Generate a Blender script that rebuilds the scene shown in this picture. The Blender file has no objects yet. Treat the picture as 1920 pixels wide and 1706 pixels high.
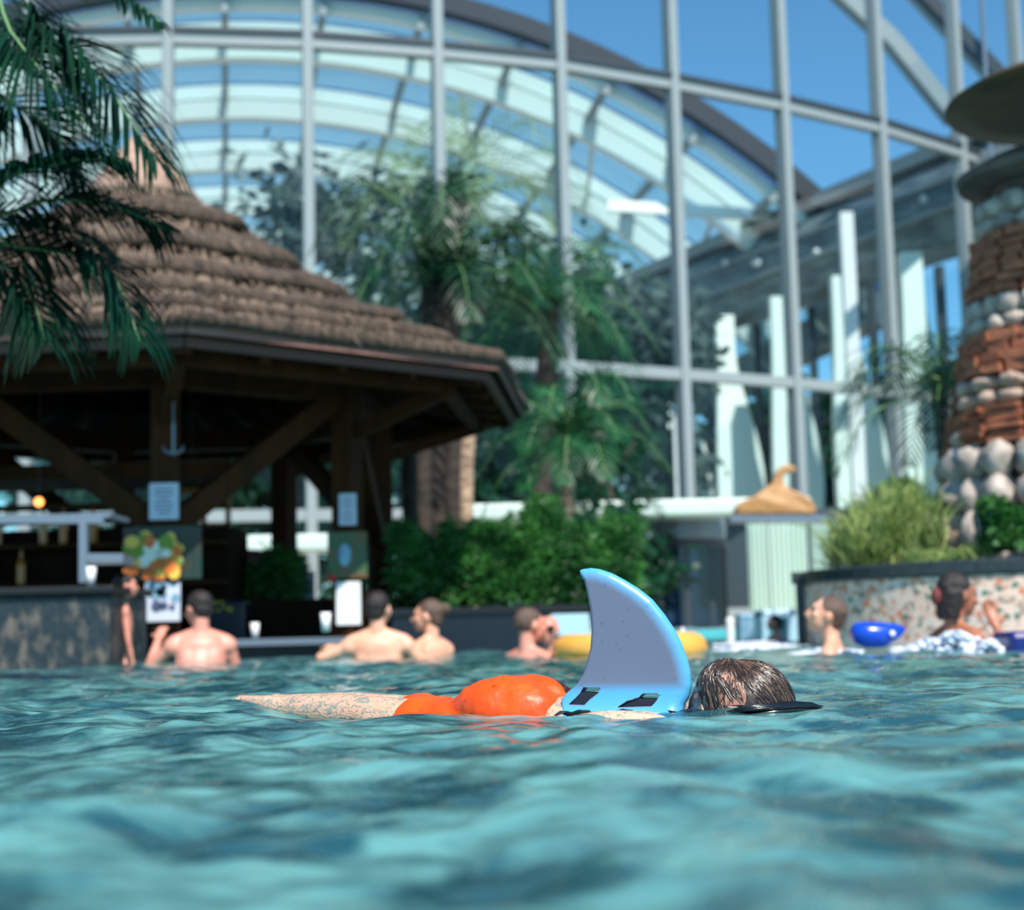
import bpy, bmesh, math, random
import numpy as np
from mathutils import Vector, Matrix, noise
random.seed(7)
C = bpy.context.scene.collection
PI = math.pi
def V(*a): return Vector(a)

# ------------------------------------------------------------------ camera
F_PX, PITCH, ROLL, CAMZ = 2900.0, math.atan(332/2900.0), 0.024, 0.15
FW = Vector((0, math.cos(PITCH), math.sin(PITCH)))
R0 = Vector((1, 0, 0)); U0 = Vector((0, -math.sin(PITCH), math.cos(PITCH)))
RT = R0*math.cos(ROLL) - U0*math.sin(ROLL)
UP = U0*math.cos(ROLL) + R0*math.sin(ROLL)
def P(px, py, Y):
    """survey helper: point at real distance Y in front of the photographer"""
    d = FW + RT*((px-960)/F_PX) - UP*((py-853)/F_PX)
    d = d*(Y/d.y)
    return Vector((d.x, d.y, d.z+CAMZ))
cam_d = bpy.data.cameras.new('camera'); cam = bpy.data.objects.new('camera', cam_d); C.objects.link(cam)
cam.matrix_world = Matrix(((RT.x, UP.x, -FW.x, 0), (RT.y, UP.y, -FW.y, 0), (RT.z, UP.z, -FW.z, CAMZ), (0, 0, 0, 1)))
cam_d.sensor_width = 36; cam_d.lens = 36*F_PX/1920; cam_d.clip_start = 0.02; cam_d.clip_end = 500
cam_d.dof.use_dof = True; cam_d.dof.focus_distance = 2.88; cam_d.dof.aperture_fstop = 3.4; cam_d.dof.aperture_blades = 0
bpy.context.scene.camera = cam
sc = bpy.context.scene
sc.view_settings.view_transform = 'Standard'; sc.view_settings.look = 'None'
sc.view_settings.gamma = 1; sc.view_settings.use_curve_mapping = False
sc.view_settings.exposure = 0.3
sc.cycles.transparent_max_bounces = 24
sc.cycles.max_bounces = 8
sc.cycles.sample_clamp_indirect = 6
sc.cycles.caustics_reflective = False; sc.cycles.caustics_refractive = False

# ------------------------------------------------------------------ materials
def lin(c):
    return tuple(((x/255)/12.92 if x/255 <= 0.04045 else ((x/255+0.055)/1.055)**2.4) for x in c)
def newmat(name):
    m = bpy.data.materials.new(name); m.use_nodes = True
    nt = m.node_tree; b = nt.nodes['Principled BSDF']
    return m, nt, b
def mat(name, col, rough=0.5, col2=None, scale=5.0, stretch=(1,1,1), bump=0.0, bscale=None, metal=0.0, spec=0.5, transl=0.0, coat=0.0, emit=None, estr=0.0, contrast=(0.35,0.65), detail=4):
    m, nt, b = newmat(name)
    b.inputs['Base Color'].default_value = (*lin(col), 1)
    b.inputs['Roughness'].default_value = rough; b.inputs['Metallic'].default_value = metal
    b.inputs['Specular IOR Level'].default_value = spec; b.inputs['Coat Weight'].default_value = coat
    if col2 or bump:
        tc = nt.nodes.new('ShaderNodeTexCoord'); mp = nt.nodes.new('ShaderNodeMapping')
        mp.inputs['Scale'].default_value = stretch
        nt.links.new(tc.outputs['Object'], mp.inputs[0])
        n = nt.nodes.new('ShaderNodeTexNoise'); n.inputs['Scale'].default_value = scale; n.inputs['Detail'].default_value = detail
        nt.links.new(mp.outputs[0], n.inputs['Vector'])
        if col2:
            r = nt.nodes.new('ShaderNodeValToRGB')
            r.color_ramp.elements[0].position = contrast[0]; r.color_ramp.elements[1].position = contrast[1]
            r.color_ramp.elements[0].color = (*lin(col), 1); r.color_ramp.elements[1].color = (*lin(col2), 1)
            nt.links.new(n.outputs['Fac'], r.inputs[0]); nt.links.new(r.outputs[0], b.inputs['Base Color'])
        if bump:
            n2 = n
            if bscale:
                n2 = nt.nodes.new('ShaderNodeTexNoise'); n2.inputs['Scale'].default_value = bscale; n2.inputs['Detail'].default_value = 3
                nt.links.new(mp.outputs[0], n2.inputs['Vector'])
            bp = nt.nodes.new('ShaderNodeBump'); bp.inputs['Strength'].default_value = bump; bp.inputs['Distance'].default_value = 0.02
            nt.links.new(n2.outputs['Fac'], bp.inputs['Height']); nt.links.new(bp.outputs[0], b.inputs['Normal'])
    if emit:
        b.inputs['Emission Color'].default_value = (*lin(emit), 1); b.inputs['Emission Strength'].default_value = estr
    if transl:
        t = nt.nodes.new('ShaderNodeBsdfTranslucent'); mx = nt.nodes.new('ShaderNodeMixShader'); mx.inputs[0].default_value = transl
        src = b.inputs['Base Color']
        if src.links: nt.links.new(src.links[0].from_socket, t.inputs[0])
        else: t.inputs[0].default_value = src.default_value
        out = nt.nodes['Material Output']
        nt.links.new(b.outputs[0], mx.inputs[1]); nt.links.new(t.outputs[0], mx.inputs[2]); nt.links.new(mx.outputs[0], out.inputs[0])
    return m
def glassmat(name, tint=(235,245,245), refl=0.08, body=None, bodyfac=0.0):
    m, nt, b = newmat(name); nt.nodes.remove(b); out = nt.nodes['Material Output']
    tr = nt.nodes.new('ShaderNodeBsdfTransparent'); tr.inputs[0].default_value = (*lin(tint), 1)
    gl = nt.nodes.new('ShaderNodeBsdfGlossy'); gl.inputs['Roughness'].default_value = 0.03
    lf = nt.nodes.new('ShaderNodeLayerWeight'); lf.inputs[0].default_value = 0.5
    lw = nt.nodes.new('ShaderNodeMath'); lw.operation = 'POWER'; lw.inputs[1].default_value = 5; nt.links.new(lf.outputs['Facing'], lw.inputs[0])
    ad = nt.nodes.new('ShaderNodeMath'); ad.operation = 'ADD'; ad.inputs[1].default_value = refl; ad.use_clamp = True
    nt.links.new(lw.outputs[0], ad.inputs[0])
    base = tr
    if body:
        tl = nt.nodes.new('ShaderNodeBsdfTranslucent'); tl.inputs[0].default_value = (*lin(body), 1)
        df = nt.nodes.new('ShaderNodeBsdfDiffuse'); df.inputs[0].default_value = (*lin(body), 1)
        m0 = nt.nodes.new('ShaderNodeMixShader'); m0.inputs[0].default_value = 0.5
        nt.links.new(tl.outputs[0], m0.inputs[1]); nt.links.new(df.outputs[0], m0.inputs[2])
        m1 = nt.nodes.new('ShaderNodeMixShader'); m1.inputs[0].default_value = bodyfac
        nt.links.new(tr.outputs[0], m1.inputs[1]); nt.links.new(m0.outputs[0], m1.inputs[2]); base = m1
    mx = nt.nodes.new('ShaderNodeMixShader')
    nt.links.new(ad.outputs[0], mx.inputs[0]); nt.links.new(base.outputs[0], mx.inputs[1]); nt.links.new(gl.outputs[0], mx.inputs[2])
    nt.links.new(mx.outputs[0], out.inputs[0])
    return m

M = {}
M['frame'] = mat('painted_steel', (146,156,158), 0.45)
M['frame_dark'] = mat('dark_steel', (58,66,74), 0.5)
M['rib'] = mat('cream_steel', (252,255,250), 0.4)
M['edge'] = mat('roof_edge_lead', (38,44,52), 0.6)
M['glass'] = glassmat('facade_glass', (236,244,246), 0.02)
M['clear'] = glassmat('roof_glass', (96,132,172), 0.05, (90,120,150), 0.04)
M['mint'] = glassmat('mint_roof_panel', (206,232,236), 0.03, (170,210,206), 0.25)
M['pale'] = glassmat('pale_wall_panel', (200,230,220), 0.03, (190,225,215), 0.7)
M['wing'] = mat('brushed_fascia', (84,98,106), 0.35, (134,152,156), 1.2, (1,1,6), metal=0.3)
M['column'] = mat('white_column', (232,248,238), 0.5)
M['thatch'] = mat('thatch', (50,41,34), 0.95, (92,76,64), 18, (1,1,0.25), bump=0.6, bscale=60)
M['straw'] = mat('straw', (84,70,60), 0.9, (150,128,108), 3)
M['cap'] = mat('thatch_cap', (160,130,114), 0.9, (186,154,136), 10, bump=0.4, bscale=50)
M['fascia'] = mat('red_brown_fascia', (128,88,80), 0.8, (150,108,98), 4, (1,1,8))
M['fascia2'] = mat('grey_fascia', (104,76,70), 0.8, spec=.2)
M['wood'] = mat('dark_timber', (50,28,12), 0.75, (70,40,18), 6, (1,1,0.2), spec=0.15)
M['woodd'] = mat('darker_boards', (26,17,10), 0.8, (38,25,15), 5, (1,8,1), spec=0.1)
M['tan'] = mat('tan_wood', (196,146,92), 0.5, (170,120,70), 6, (1,1,6))
M['paper'] = mat('paper', (206,212,228), 0.7)
M['ink'] = mat('printed_ink', (70,80,110), 0.7)
M['white'] = mat('white_plastic', (238,238,238), 0.3)
M['navy'] = mat('navy_tile', (14,20,32), 0.35, (20,30,44), 30)
M['coping'] = mat('dark_coping', (44,50,54), 0.3, (58,64,66), 20)
M['greyst'] = mat('grey_steel', (120,132,146), 0.35, metal=0.3)
M['black'] = mat('black_rubber', (16,18,22), 0.45)
M['strap'] = mat('navy_strap', (20,26,44), 0.6)
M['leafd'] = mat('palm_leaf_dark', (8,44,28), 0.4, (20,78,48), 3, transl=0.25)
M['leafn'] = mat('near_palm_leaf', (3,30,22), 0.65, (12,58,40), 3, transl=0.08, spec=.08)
M['leafm'] = mat('palm_leaf', (20,76,44), 0.4, (52,118,72), 3, transl=0.3)
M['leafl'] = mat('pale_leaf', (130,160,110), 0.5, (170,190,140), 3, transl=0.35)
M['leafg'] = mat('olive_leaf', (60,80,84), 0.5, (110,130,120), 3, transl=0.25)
M['bamboo'] = mat('bamboo_leaf', (18,76,30), 0.45, (74,142,62), 3, transl=0.35)
M['grass'] = mat('grass_leaf', (70,112,44), 0.5, (184,200,124), 7, transl=0.35)
M['shrub'] = mat('shrub_leaf', (36,92,36), 0.45, (72,130,58), 6, transl=0.3)
M['rachis'] = mat('palm_rachis', (110,150,96), 0.45)
M['trunk'] = mat('palm_trunk', (206,176,148), 0.8, (120,96,78), 7, (1,1,3), bump=0.5)
M['bark'] = mat('dark_bark', (40,34,30), 0.85, (70,60,52), 7, (1,1,2))
M['stone'] = mat('pale_stone', (204,190,178), 0.8, (144,134,126), 8, bump=0.5, bscale=30)
M['stonep'] = mat('pink_stone', (206,180,162), 0.8, (160,134,118), 8, bump=0.5, bscale=30)
M['brick'] = mat('red_slate', (192,116,84), 0.85, (134,80,58), 5, (1,1,4), bump=0.5, bscale=30)
M['stoned'] = mat('cap_stone', (110,98,90), 0.8, (84,76,72), 5)
M['mortar'] = mat('mortar', (70,60,54), 0.95)
M['deck'] = mat('beige_deck', (196,190,178), 0.7, (176,170,160), 6)
M['tile'] = mat('pool_tile', (92,190,196), 0.9, (70,160,172), 2, spec=0.0)
M['blue'] = mat('blue_plastic', (18,70,190), 0.25)
M['bluedark'] = mat('dark_blue_plastic', (16,34,110), 0.35)
M['canopy'] = mat('mint_white', (206,226,216), 0.5)
M['lblue'] = mat('pale_blue_plastic', (176,214,232), 0.4)
M['lblue2'] = mat('blue_block', (98,146,178), 0.4, (140,180,200), 10)
M['yellow'] = mat('yellow_vinyl', (244,176,78), 0.3)
M['orange'] = mat('orange_fabric', (240,88,0), 0.45, (230,72,0), 16, bump=0.12, bscale=40)
M['disc'] = mat('disc_lamp_wood', (84,68,42), 0.6, (58,56,38), 3)
M['soil'] = mat('soil', (50,42,34), 0.95)
M['hair_dark'] = mat('hair_dark', (26,20,18), 0.5, (46,34,28), 30, (6,6,1), bump=0.4)
M['hair_brown'] = mat('hair_brown', (74,54,44), 0.5, (110,86,72), 30, (6,6,1), bump=0.4)
M['hair_wet'] = mat('wet_hair', (34,23,17), 0.26, (72,52,38), 40, (1,6,6), spec=0.7)
M['maroon'] = mat('dark_red_cloth', (104,44,40), 0.7)
M['red'] = mat('red_cloth', (190,40,36), 0.6)
M['amber'] = mat('amber_glass', (190,110,40), 0.2, coat=0.5)
M['warm'] = mat('lamp_glow', (255,170,90), 0.4, emit=(255,160,80), estr=3.0)
M['foam'] = mat('foam', (226,230,240), 0.5, (190,205,225), 12, bump=0.6, bscale=30)
def skinmat(name, a, b):
    m = mat(name, a, 0.45, b, 9)
    bb = m.node_tree.nodes['Principled BSDF']
    bb.inputs['Subsurface Weight'].default_value = 0.12; bb.inputs['Subsurface Radius'].default_value = (0.02, 0.008, 0.004)
    return m
M['skin'] = skinmat('skin_fair', (232,176,148), (222,160,130))
M['skin_tan'] = skinmat('skin_tan', (176,112,84), (160,98,72))
M['hair_black'] = mat('soaked_hair', (14,12,14), .14, spec=.8)
M['skin_pink'] = skinmat('skin_pink', (226,158,138), (212,140,120))

# ------------------------------------------------------------------ mesh builder
class MB:
    def __init__(s): s.v = []; s.f = []; s.m = []; s.mi = 0
    def add(s, vs, fs):
        k = len(s.v); s.v.extend([tuple(v) for v in vs]); s.f.extend([tuple(i+k for i in f) for f in fs]); s.m.extend([s.mi]*len(fs))
    def box(s, c, size, rz=0.0, taper=1.0, rot=None):
        x, y, z = size[0]/2, size[1]/2, size[2]/2
        r = rot or Matrix.Rotation(rz, 3, 'Z')
        vs = []
        for sz in (-1, 1):
            t = 1 if sz < 0 else taper
            for sx, sy in ((-1,-1),(1,-1),(1,1),(-1,1)): vs.append(Vector(c)+r@Vector((sx*x*t, sy*y*t, sz*z)))
        s.add(vs, [(3,2,1,0),(4,5,6,7),(0,1,5,4),(1,2,6,5),(2,3,7,6),(3,0,4,7)])
    def beam(s, p0, p1, w, h, up=(0,0,1)):
        p0, p1 = Vector(p0), Vector(p1); d = (p1-p0); L = d.length; d.normalize()
        u = Vector(up); sd = d.cross(u)
        if sd.length < 1e-4: sd = d.cross(Vector((0,1,0)))
        sd.normalize(); u = sd.cross(d)
        rot = Matrix((sd, d, u)).transposed()
        s.box((p0+p1)/2, (w, L, h), rot=rot)
    def tube(s, pts, rad, n=8, caps=True, sq=(1,1)):
        pts = [Vector(p) for p in pts]
        if not hasattr(rad, '__len__'): rad = [rad]*len(pts)
        prev = None; rings = []
        for i, p in enumerate(pts):
            d = (pts[min(i+1, len(pts)-1)]-pts[max(i-1, 0)]).normalized()
            if prev is None:
                a = d.cross(Vector((0,0,1)));  a = a if a.length > 1e-3 else d.cross(Vector((1,0,0)))
                a.normalize()
            else:
                a = prev - d*prev.dot(d); a.normalize()
            prev = a; b = d.cross(a)
            rings.append([p+(a*math.cos(2*PI*k/n)*sq[0]+b*math.sin(2*PI*k/n)*sq[1])*rad[i] for k in range(n)])
        vs = [q for r in rings for q in r]; fs = []
        for i in range(len(pts)-1):
            for k in range(n): fs.append((i*n+k, i*n+(k+1)%n, (i+1)*n+(k+1)%n, (i+1)*n+k))
        if caps: fs.append(tuple(range(n))[::-1]); fs.append(tuple((len(pts)-1)*n+k for k in range(n)))
        s.add(vs, fs)
    def capsule(s, p0, p1, r0, r1, n=14):
        p0, p1 = Vector(p0), Vector(p1); d = (p1-p0).normalized(); pts = []; rr = []
        for a in (85, 60, 35, 12): pts.append(p0-d*r0*math.sin(math.radians(a))); rr.append(r0*math.cos(math.radians(a)))
        for t in (0.0, 0.33, 0.66, 1.0): pts.append(p0.lerp(p1, t)); rr.append(r0+(r1-r0)*t)
        for a in (12, 35, 60, 85): pts.append(p1+d*r1*math.sin(math.radians(a))); rr.append(r1*math.cos(math.radians(a)))
        s.tube(pts, rr, n)
    def ball(s, c, r, n=14, rot=None, nz=0.0, seed=0, lat=None):
        if not hasattr(r, '__len__'): r = (r, r, r)
        lat = lat or max(5, n//2+1)
        vs = [Vector((0,0,1))]; fs = []
        for i in range(1, lat):
            t = PI*i/lat
            for k in range(n): vs.append(Vector((math.sin(t)*math.cos(2*PI*k/n), math.sin(t)*math.sin(2*PI*k/n), math.cos(t))))
        vs.append(Vector((0,0,-1)))
        for k in range(n): fs.append((0, 1+k, 1+(k+1) % n))
        for i in range(lat-2):
            for k in range(n): fs.append((1+i*n+k, 1+(i+1)*n+k, 1+(i+1)*n+(k+1) % n, 1+i*n+(k+1) % n))
        e = len(vs)-1
        for k in range(n): fs.append((e, 1+(lat-2)*n+(k+1) % n, 1+(lat-2)*n+k))
        out = []
        for v in vs:
            f = 1+(nz*noise.noise(v*1.7+Vector((seed*3.1, seed*1.7, seed*0.9))) if nz else 0)
            q = Vector((v.x*r[0]*f, v.y*r[1]*f, v.z*r[2]*f))
            if rot: q = rot@q
            out.append(Vector(c)+q)
        s.add(out, fs)
    def lathe(s, prof, c, n=24, caps=True, squash=None):
        vs = []; fs = []
        for (r, z) in prof:
            for k in range(n): vs.append((c[0]+r*math.cos(2*PI*k/n), c[1]+r*math.sin(2*PI*k/n), c[2]+z))
        for i in range(len(prof)-1):
            for k in range(n): fs.append((i*n+k, i*n+(k+1)%n, (i+1)*n+(k+1)%n, (i+1)*n+k))
        if caps: fs.append(tuple(range(n))[::-1]); fs.append(tuple((len(prof)-1)*n+k for k in range(n)))
        s.add(vs, fs)
    def quad(s, a, b, c, d): s.add([a, b, c, d], [(0,1,2,3)])
    def mesh(s, name, mats):
        me = bpy.data.meshes.new(name); me.from_pydata([tuple(v) for v in s.v], [], s.f)
        if not isinstance(mats, (list, tuple)): mats = [mats]
        for m in mats: me.materials.append(m)
        if len(mats) > 1: me.polygons.foreach_set('material_index', s.m)
        me.update(); return me
    def build(s, name, mats, parent=None, smooth=False, label=None, kind=None, bevel=0.0):
        me = s.mesh(name, mats)
        if smooth: me.polygons.foreach_set('use_smooth', [True]*len(me.polygons))
        return link(name, me, parent, label, kind, bevel)
def link(name, me, parent=None, label=None, kind=None, bevel=0.0):
    o = bpy.data.objects.new(name, me); C.objects.link(o)
    if parent:
        o.parent = parent; w = WM(parent); o.matrix_parent_inverse = w.inverted()
    if label: o['label'] = label
    if kind: o['kind'] = kind
    if bevel:
        b = o.modifiers.new('bevel', 'BEVEL'); b.width = bevel; b.segments = 2; b.limit_method = 'ANGLE'
    return o
def WM(o):
    m = Matrix.LocRotScale(o.location, o.rotation_euler, o.scale)
    return (WM(o.parent) @ o.matrix_parent_inverse @ m) if o.parent else m
def thing(name, label, cat, loc=(0,0,0), group=None, kind=None):
    o = bpy.data.objects.new(name, None); C.objects.link(o); o.location = loc; o.empty_display_size = 0.1
    return tag(o, label, cat, group, kind)
def tag(o, label, cat, group=None, kind=None):
    if label: o['label'] = label
    if cat: o['category'] = cat
    if group: o['group'] = group
    if kind: o['kind'] = kind
    return o
def struct(o, label=None):
    o['kind'] = 'structure'
    if label: o['label'] = label
    return o
def remeshed(name, mb, m, voxel, parent=None, smooth_iter=4, label=None):
    o = mb.build(name+'_tmp', m)
    r = o.modifiers.new('r', 'REMESH'); r.mode = 'VOXEL'; r.voxel_size = voxel; r.use_smooth_shade = True
    if smooth_iter:
        sm = o.modifiers.new('s', 'SMOOTH'); sm.factor = 0.5; sm.iterations = smooth_iter
    dg = bpy.context.evaluated_depsgraph_get(); dg.update()
    me = bpy.data.meshes.new_from_object(o.evaluated_get(dg)); me.name = name
    if not me.materials: me.materials.append(m)
    bpy.data.objects.remove(o)
    me.polygons.foreach_set('use_smooth', [True]*len(me.polygons))
    return link(name, me, parent, label)

# ------------------------------------------------------------------ light
w = bpy.data.worlds.new('sky'); sc.world = w; w.use_nodes = True
nt = w.node_tree; bg = nt.nodes['Background']
sky = nt.nodes.new('ShaderNodeTexSky'); sky.sky_type = 'NISHITA'; sky.sun_disc = False
SUN = Vector((0.22, -0.58, 0.78)).normalized()
sky.sun_elevation = math.asin(SUN.z); sky.sun_rotation = math.atan2(SUN.x, SUN.y)
sky.altitude = 800; sky.air_density = 1.0; sky.dust_density = 0.4; sky.ozone_density = 1.3
tn = nt.nodes.new('ShaderNodeMix'); tn.data_type = 'RGBA'; tn.blend_type = 'MULTIPLY'; tn.inputs[0].default_value = 1; tn.inputs[7].default_value = (.54, .95, 1.06, 1)
nt.links.new(sky.outputs[0], tn.inputs[6]); nt.links.new(tn.outputs[2], bg.inputs[0]); bg.inputs[1].default_value = 0.14
sl = bpy.data.lights.new('sun', 'SUN'); sl.energy = 5.2; sl.angle = math.radians(0.7); sl.color = (1.0, 0.93, 0.84)
so = bpy.data.objects.new('sun', sl); C.objects.link(so); so.rotation_euler = (-SUN).to_track_quat('-Z', 'Y').to_euler()

# ------------------------------------------------------------------ water, pool, ground
rs = np.random.RandomState(5)
waves = []
for (lam, amp, n) in ((1.6, .0056, 8), (0.8, .0050, 10), (0.42, .0034, 14), (0.22, .0023, 18), (0.12, .00145, 22), (0.06, .0007, 24)):
    for _ in range(n):
        l = lam*rs.uniform(.75, 1.35); a = rs.uniform(0, 2*PI)
        waves.append((2*PI/l*math.cos(a), 2*PI/l*math.sin(a), rs.uniform(0, 2*PI), amp*rs.uniform(.5, 1.0)/math.sqrt(n)*2.0))
def wave_h(X, Y):
    h = np.zeros_like(X)
    calm = 1/(1+np.maximum(0, Y-6)*.06)
    for kx, ky, ph, a in waves: h += a*np.sin(kx*X+ky*Y+ph)
    return h*calm
def make_water():
    ys = []; y = 0.22
    while y < 2.3: ys.append(y); y *= 1.0075
    while y < 4.2: ys.append(y); y += 0.0085
    while y < 22: ys.append(y); y *= 1.011
    ys = [-3.0, -1.5, -.6, -.2, 0.05] + ys + [22.0]
    ys = np.array(ys); nx = 560
    u = np.linspace(-1, 1, nx)
    Y = np.repeat(ys[:, None], nx, 1)
    half = np.clip(0.9+0.52*np.abs(ys), 0.9, 40)[:, None]
    X = u[None, :]*half
    # outer columns run on to the pool's sides
    X[:, 0] = -14; X[:, -1] = 14; X[:, 1] = np.minimum(X[:, 1], -half[:, 0]-1.0); X[:, -2] = np.maximum(X[:, -2], half[:, 0]+1.0)
    X = np.clip(X, -14, 14)
    Z = wave_h(X, Y)
    n = len(ys)
    co = np.stack([X, Y, Z], -1).reshape(-1, 3).astype(np.float32)
    i = np.arange((n-1)*(nx-1)); r = i//(nx-1); c = i % (nx-1); a = r*nx+c
    q = np.stack([a, a+1, a+nx+1, a+nx], -1).reshape(-1).astype(np.int32)
    me = bpy.data.meshes.new('water')
    me.vertices.add(len(co)); me.vertices.foreach_set('co', co.reshape(-1))
    me.loops.add(len(q)); me.loops.foreach_set('vertex_index', q)
    me.polygons.add(len(i)); me.polygons.foreach_set('loop_start', np.arange(0, len(q), 4, dtype=np.int32))
    me.polygons.foreach_set('use_smooth', np.ones(len(i), bool)); me.update(calc_edges=True); me.validate()
    m, nt, b = newmat('pool_water'); L = nt.links; out = nt.nodes['Material Output']
    tc = nt.nodes.new('ShaderNodeTexCoord')
    n1 = nt.nodes.new('ShaderNodeTexNoise'); n1.inputs['Scale'].default_value = 26; n1.inputs['Detail'].default_value = 4; n1.inputs['Roughness'].default_value = .55
    L.new(tc.outputs['Object'], n1.inputs['Vector'])
    bp = nt.nodes.new('ShaderNodeBump'); bp.inputs['Strength'].default_value = .6; bp.inputs['Distance'].default_value = .004
    L.new(n1.outputs['Fac'], bp.inputs['Height'])
    # water colour: two teals, their noise painting reflected and caustic light patches into the colour
    n2 = nt.nodes.new('ShaderNodeTexNoise'); n2.inputs['Scale'].default_value = 5.5; n2.inputs['Detail'].default_value = 4; n2.inputs['Distortion'].default_value = .8
    L.new(tc.outputs['Object'], n2.inputs['Vector'])
    cr = nt.nodes.new('ShaderNodeValToRGB'); cr.color_ramp.elements[0].position = .40; cr.color_ramp.elements[1].position = .60
    cr.color_ramp.elements[0].color = (*lin((36, 84, 94)), 1); cr.color_ramp.elements[1].color = (*lin((104, 164, 162)), 1)
    L.new(n2.outputs['Fac'], cr.inputs[0])
    df = nt.nodes.new('ShaderNodeBsdfDiffuse'); L.new(cr.outputs[0], df.inputs[0]); L.new(bp.outputs[0], df.inputs['Normal'])
    tr = nt.nodes.new('ShaderNodeBsdfTransparent'); tr.inputs[0].default_value = (*lin((214, 240, 240)), 1)
    mx = nt.nodes.new('ShaderNodeMixShader'); mx.inputs[0].default_value = .12
    L.new(df.outputs[0], mx.inputs[1]); L.new(tr.outputs[0], mx.inputs[2])
    gl = nt.nodes.new('ShaderNodeBsdfGlossy'); gl.inputs['Roughness'].default_value = .04; L.new(bp.outputs[0], gl.inputs['Normal'])
    fr = nt.nodes.new('ShaderNodeFresnel'); fr.inputs[0].default_value = 1.33; L.new(bp.outputs[0], fr.inputs['Normal'])
    fm = nt.nodes.new('ShaderNodeMath'); fm.operation = 'MULTIPLY'; fm.inputs[1].default_value = .86; L.new(fr.outputs[0], fm.inputs[0])
    m2 = nt.nodes.new('ShaderNodeMixShader'); L.new(fm.outputs[0], m2.inputs[0]); L.new(mx.outputs[0], m2.inputs[1]); L.new(gl.outputs[0], m2.inputs[2])
    L.new(m2.outputs[0], out.inputs[0])
    nt.nodes.remove(b)
    me.materials.append(m)
    o = link('water', me); struct(o, 'rippled turquoise pool water')
make_water()
b = MB(); b.box((0, 9.5, -1.37), (29, 26, .2)); struct(b.build('floor', M['tile']), 'turquoise tiled pool bottom')
b = MB(); b.box((0, 42, -.02), (90, 40, .3)); struct(b.build('ground', M['deck']), 'beige paved deck around the glass hall')
b = MB(); b.box((-14.2, 9.5, -.6), (.4, 26, 1.5)); struct(b.build('wall_left', M['tile']))
b = MB(); b.box((14.2, 9.5, -.6), (.4, 26, 1.5)); struct(b.build('wall_right', M['tile']))
b = MB(); b.box((0, -3.6, -.6), (29, .4, 1.5)); struct(b.build('wall_front', M['tile']))
b = MB(); b.box((0, 21.9, -.6), (29, .4, 1.45)); struct(b.build('wall_pool_back', M['tile']))

# ------------------------------------------------------------------ curved glass facade
H2, H1, H0 = 10.5, 4.87, 2.2
nodes = [(-1.20,2.50),(-1.0,2.47),(-.775,2.452),(-.551,2.458),(-.326,2.491),(-.112,2.548),(.099,2.62),(.308,2.731),(.531,2.86),(.752,3.01),(.965,3.19),(1.165,3.39),(1.36,3.6)]
FN = [Vector((a*H2, d*H2, 0)) for a, d in nodes]
fac = bpy.data.objects.new('wall_back', None); C.objects.link(fac); fac.location = (0, 26, 0.1)
struct(fac, 'curved glass facade of pale steel mullions and transoms behind the pool')
ZTOP = 17.5
for i, p in enumerate(FN):
    b = MB(); t = (FN[min(i+1, len(FN)-1)]-FN[max(i-1, 0)]); az = math.atan2(t.y, t.x)
    b.box((p.x, p.y, ZTOP/2), (.19, .3, ZTOP), rz=az); b.build('mullion', M['frame'], fac, bevel=.03)
for i in range(len(FN)-1):
    for z in (H2, H1, H0, .35) if i != 3 else (H2, H1, H0, .35):
        b = MB(); b.beam(FN[i]+V(0,0,z), FN[i+1]+V(0,0,z), .2, .2 if z > 1 else .3); b.build('transom', M['frame'], fac)
        if z > 5:
            b = MB(); b.beam(FN[i]+V(0,-.0,z+.15), FN[i+1]+V(0,-.0,z+.15), .3, .09); b.build('transom_cap', M['frame_dark'], fac)
    for z0, z1 in ((.4, H0), (H0, H1), (H1, H2), (H2, ZTOP)):
        b = MB(); a, c = FN[i], FN[i+1]; off = V(0, .02, 0)
        b.quad(a+V(0,0,z0), c+V(0,0,z0), c+V(0,0,z1), a+V(0,0,z1)); b.build('pane', M['glass'], fac)

# ------------------------------------------------------------------ barrel vaulted glass hall
hall = thing('vaulted_glass_hall', 'large barrel-vaulted glass roof with cream arched ribs behind the curved facade', 'building', (-8, 42, .1))
VD, VR, VZC = 42.0, 1470*42/2900.0, .15+(1197-1515)*42/2900.0
def vc(D): return Vector((-.186*D, D, VZC))
def vp(D, a, dr=0.0): return vc(D)+Vector(((VR+dr)*math.cos(a), 0, (VR+dr)*math.sin(a)))
A0, A1 = math.radians(37), math.radians(143)
ribs = [42.0, 47.0, 52.4, 58.0, 64.0, 70.0]
def arch(D, dr, w, h, mat_, nm, a0=A0, a1=A1, n=40, mi=None, label=None):
    b = MB(); vs = []; fs = []
    for k in range(n+1):
        a = a0+(a1-a0)*k/n
        for (q, ww) in ((dr-h/2, -w/2), (dr-h/2, w/2), (dr+h/2, w/2), (dr+h/2, -w/2)):
            p = vp(D+ww, a, q); p.x = vp(D, a, q).x; vs.append(p)
    for k in range(n):
        for j in range(4): fs.append((k*4+j, k*4+(j+1) % 4, (k+1)*4+(j+1) % 4, (k+1)*4+j))
    fs.append((0,1,2,3)); fs.append((n*4+3, n*4+2, n*4+1, n*4)); b.add(vs, fs)
    return b.build(nm, mat_, hall, label=label)
for i, D in enumerate(ribs):
    arch(D, -.22, .45, .56, M['rib'], 'arch_rib')
    arch(D+.1, .42, .3, .40, M['rib'], 'arch_rib')
arch(39.6, .75, .5, .5, M['edge'], 'roof_edge', label='dark lead-grey front edge of the roof')
arch(40.0, .30, .3, .26, M['rib'], 'arch_rib')
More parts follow.
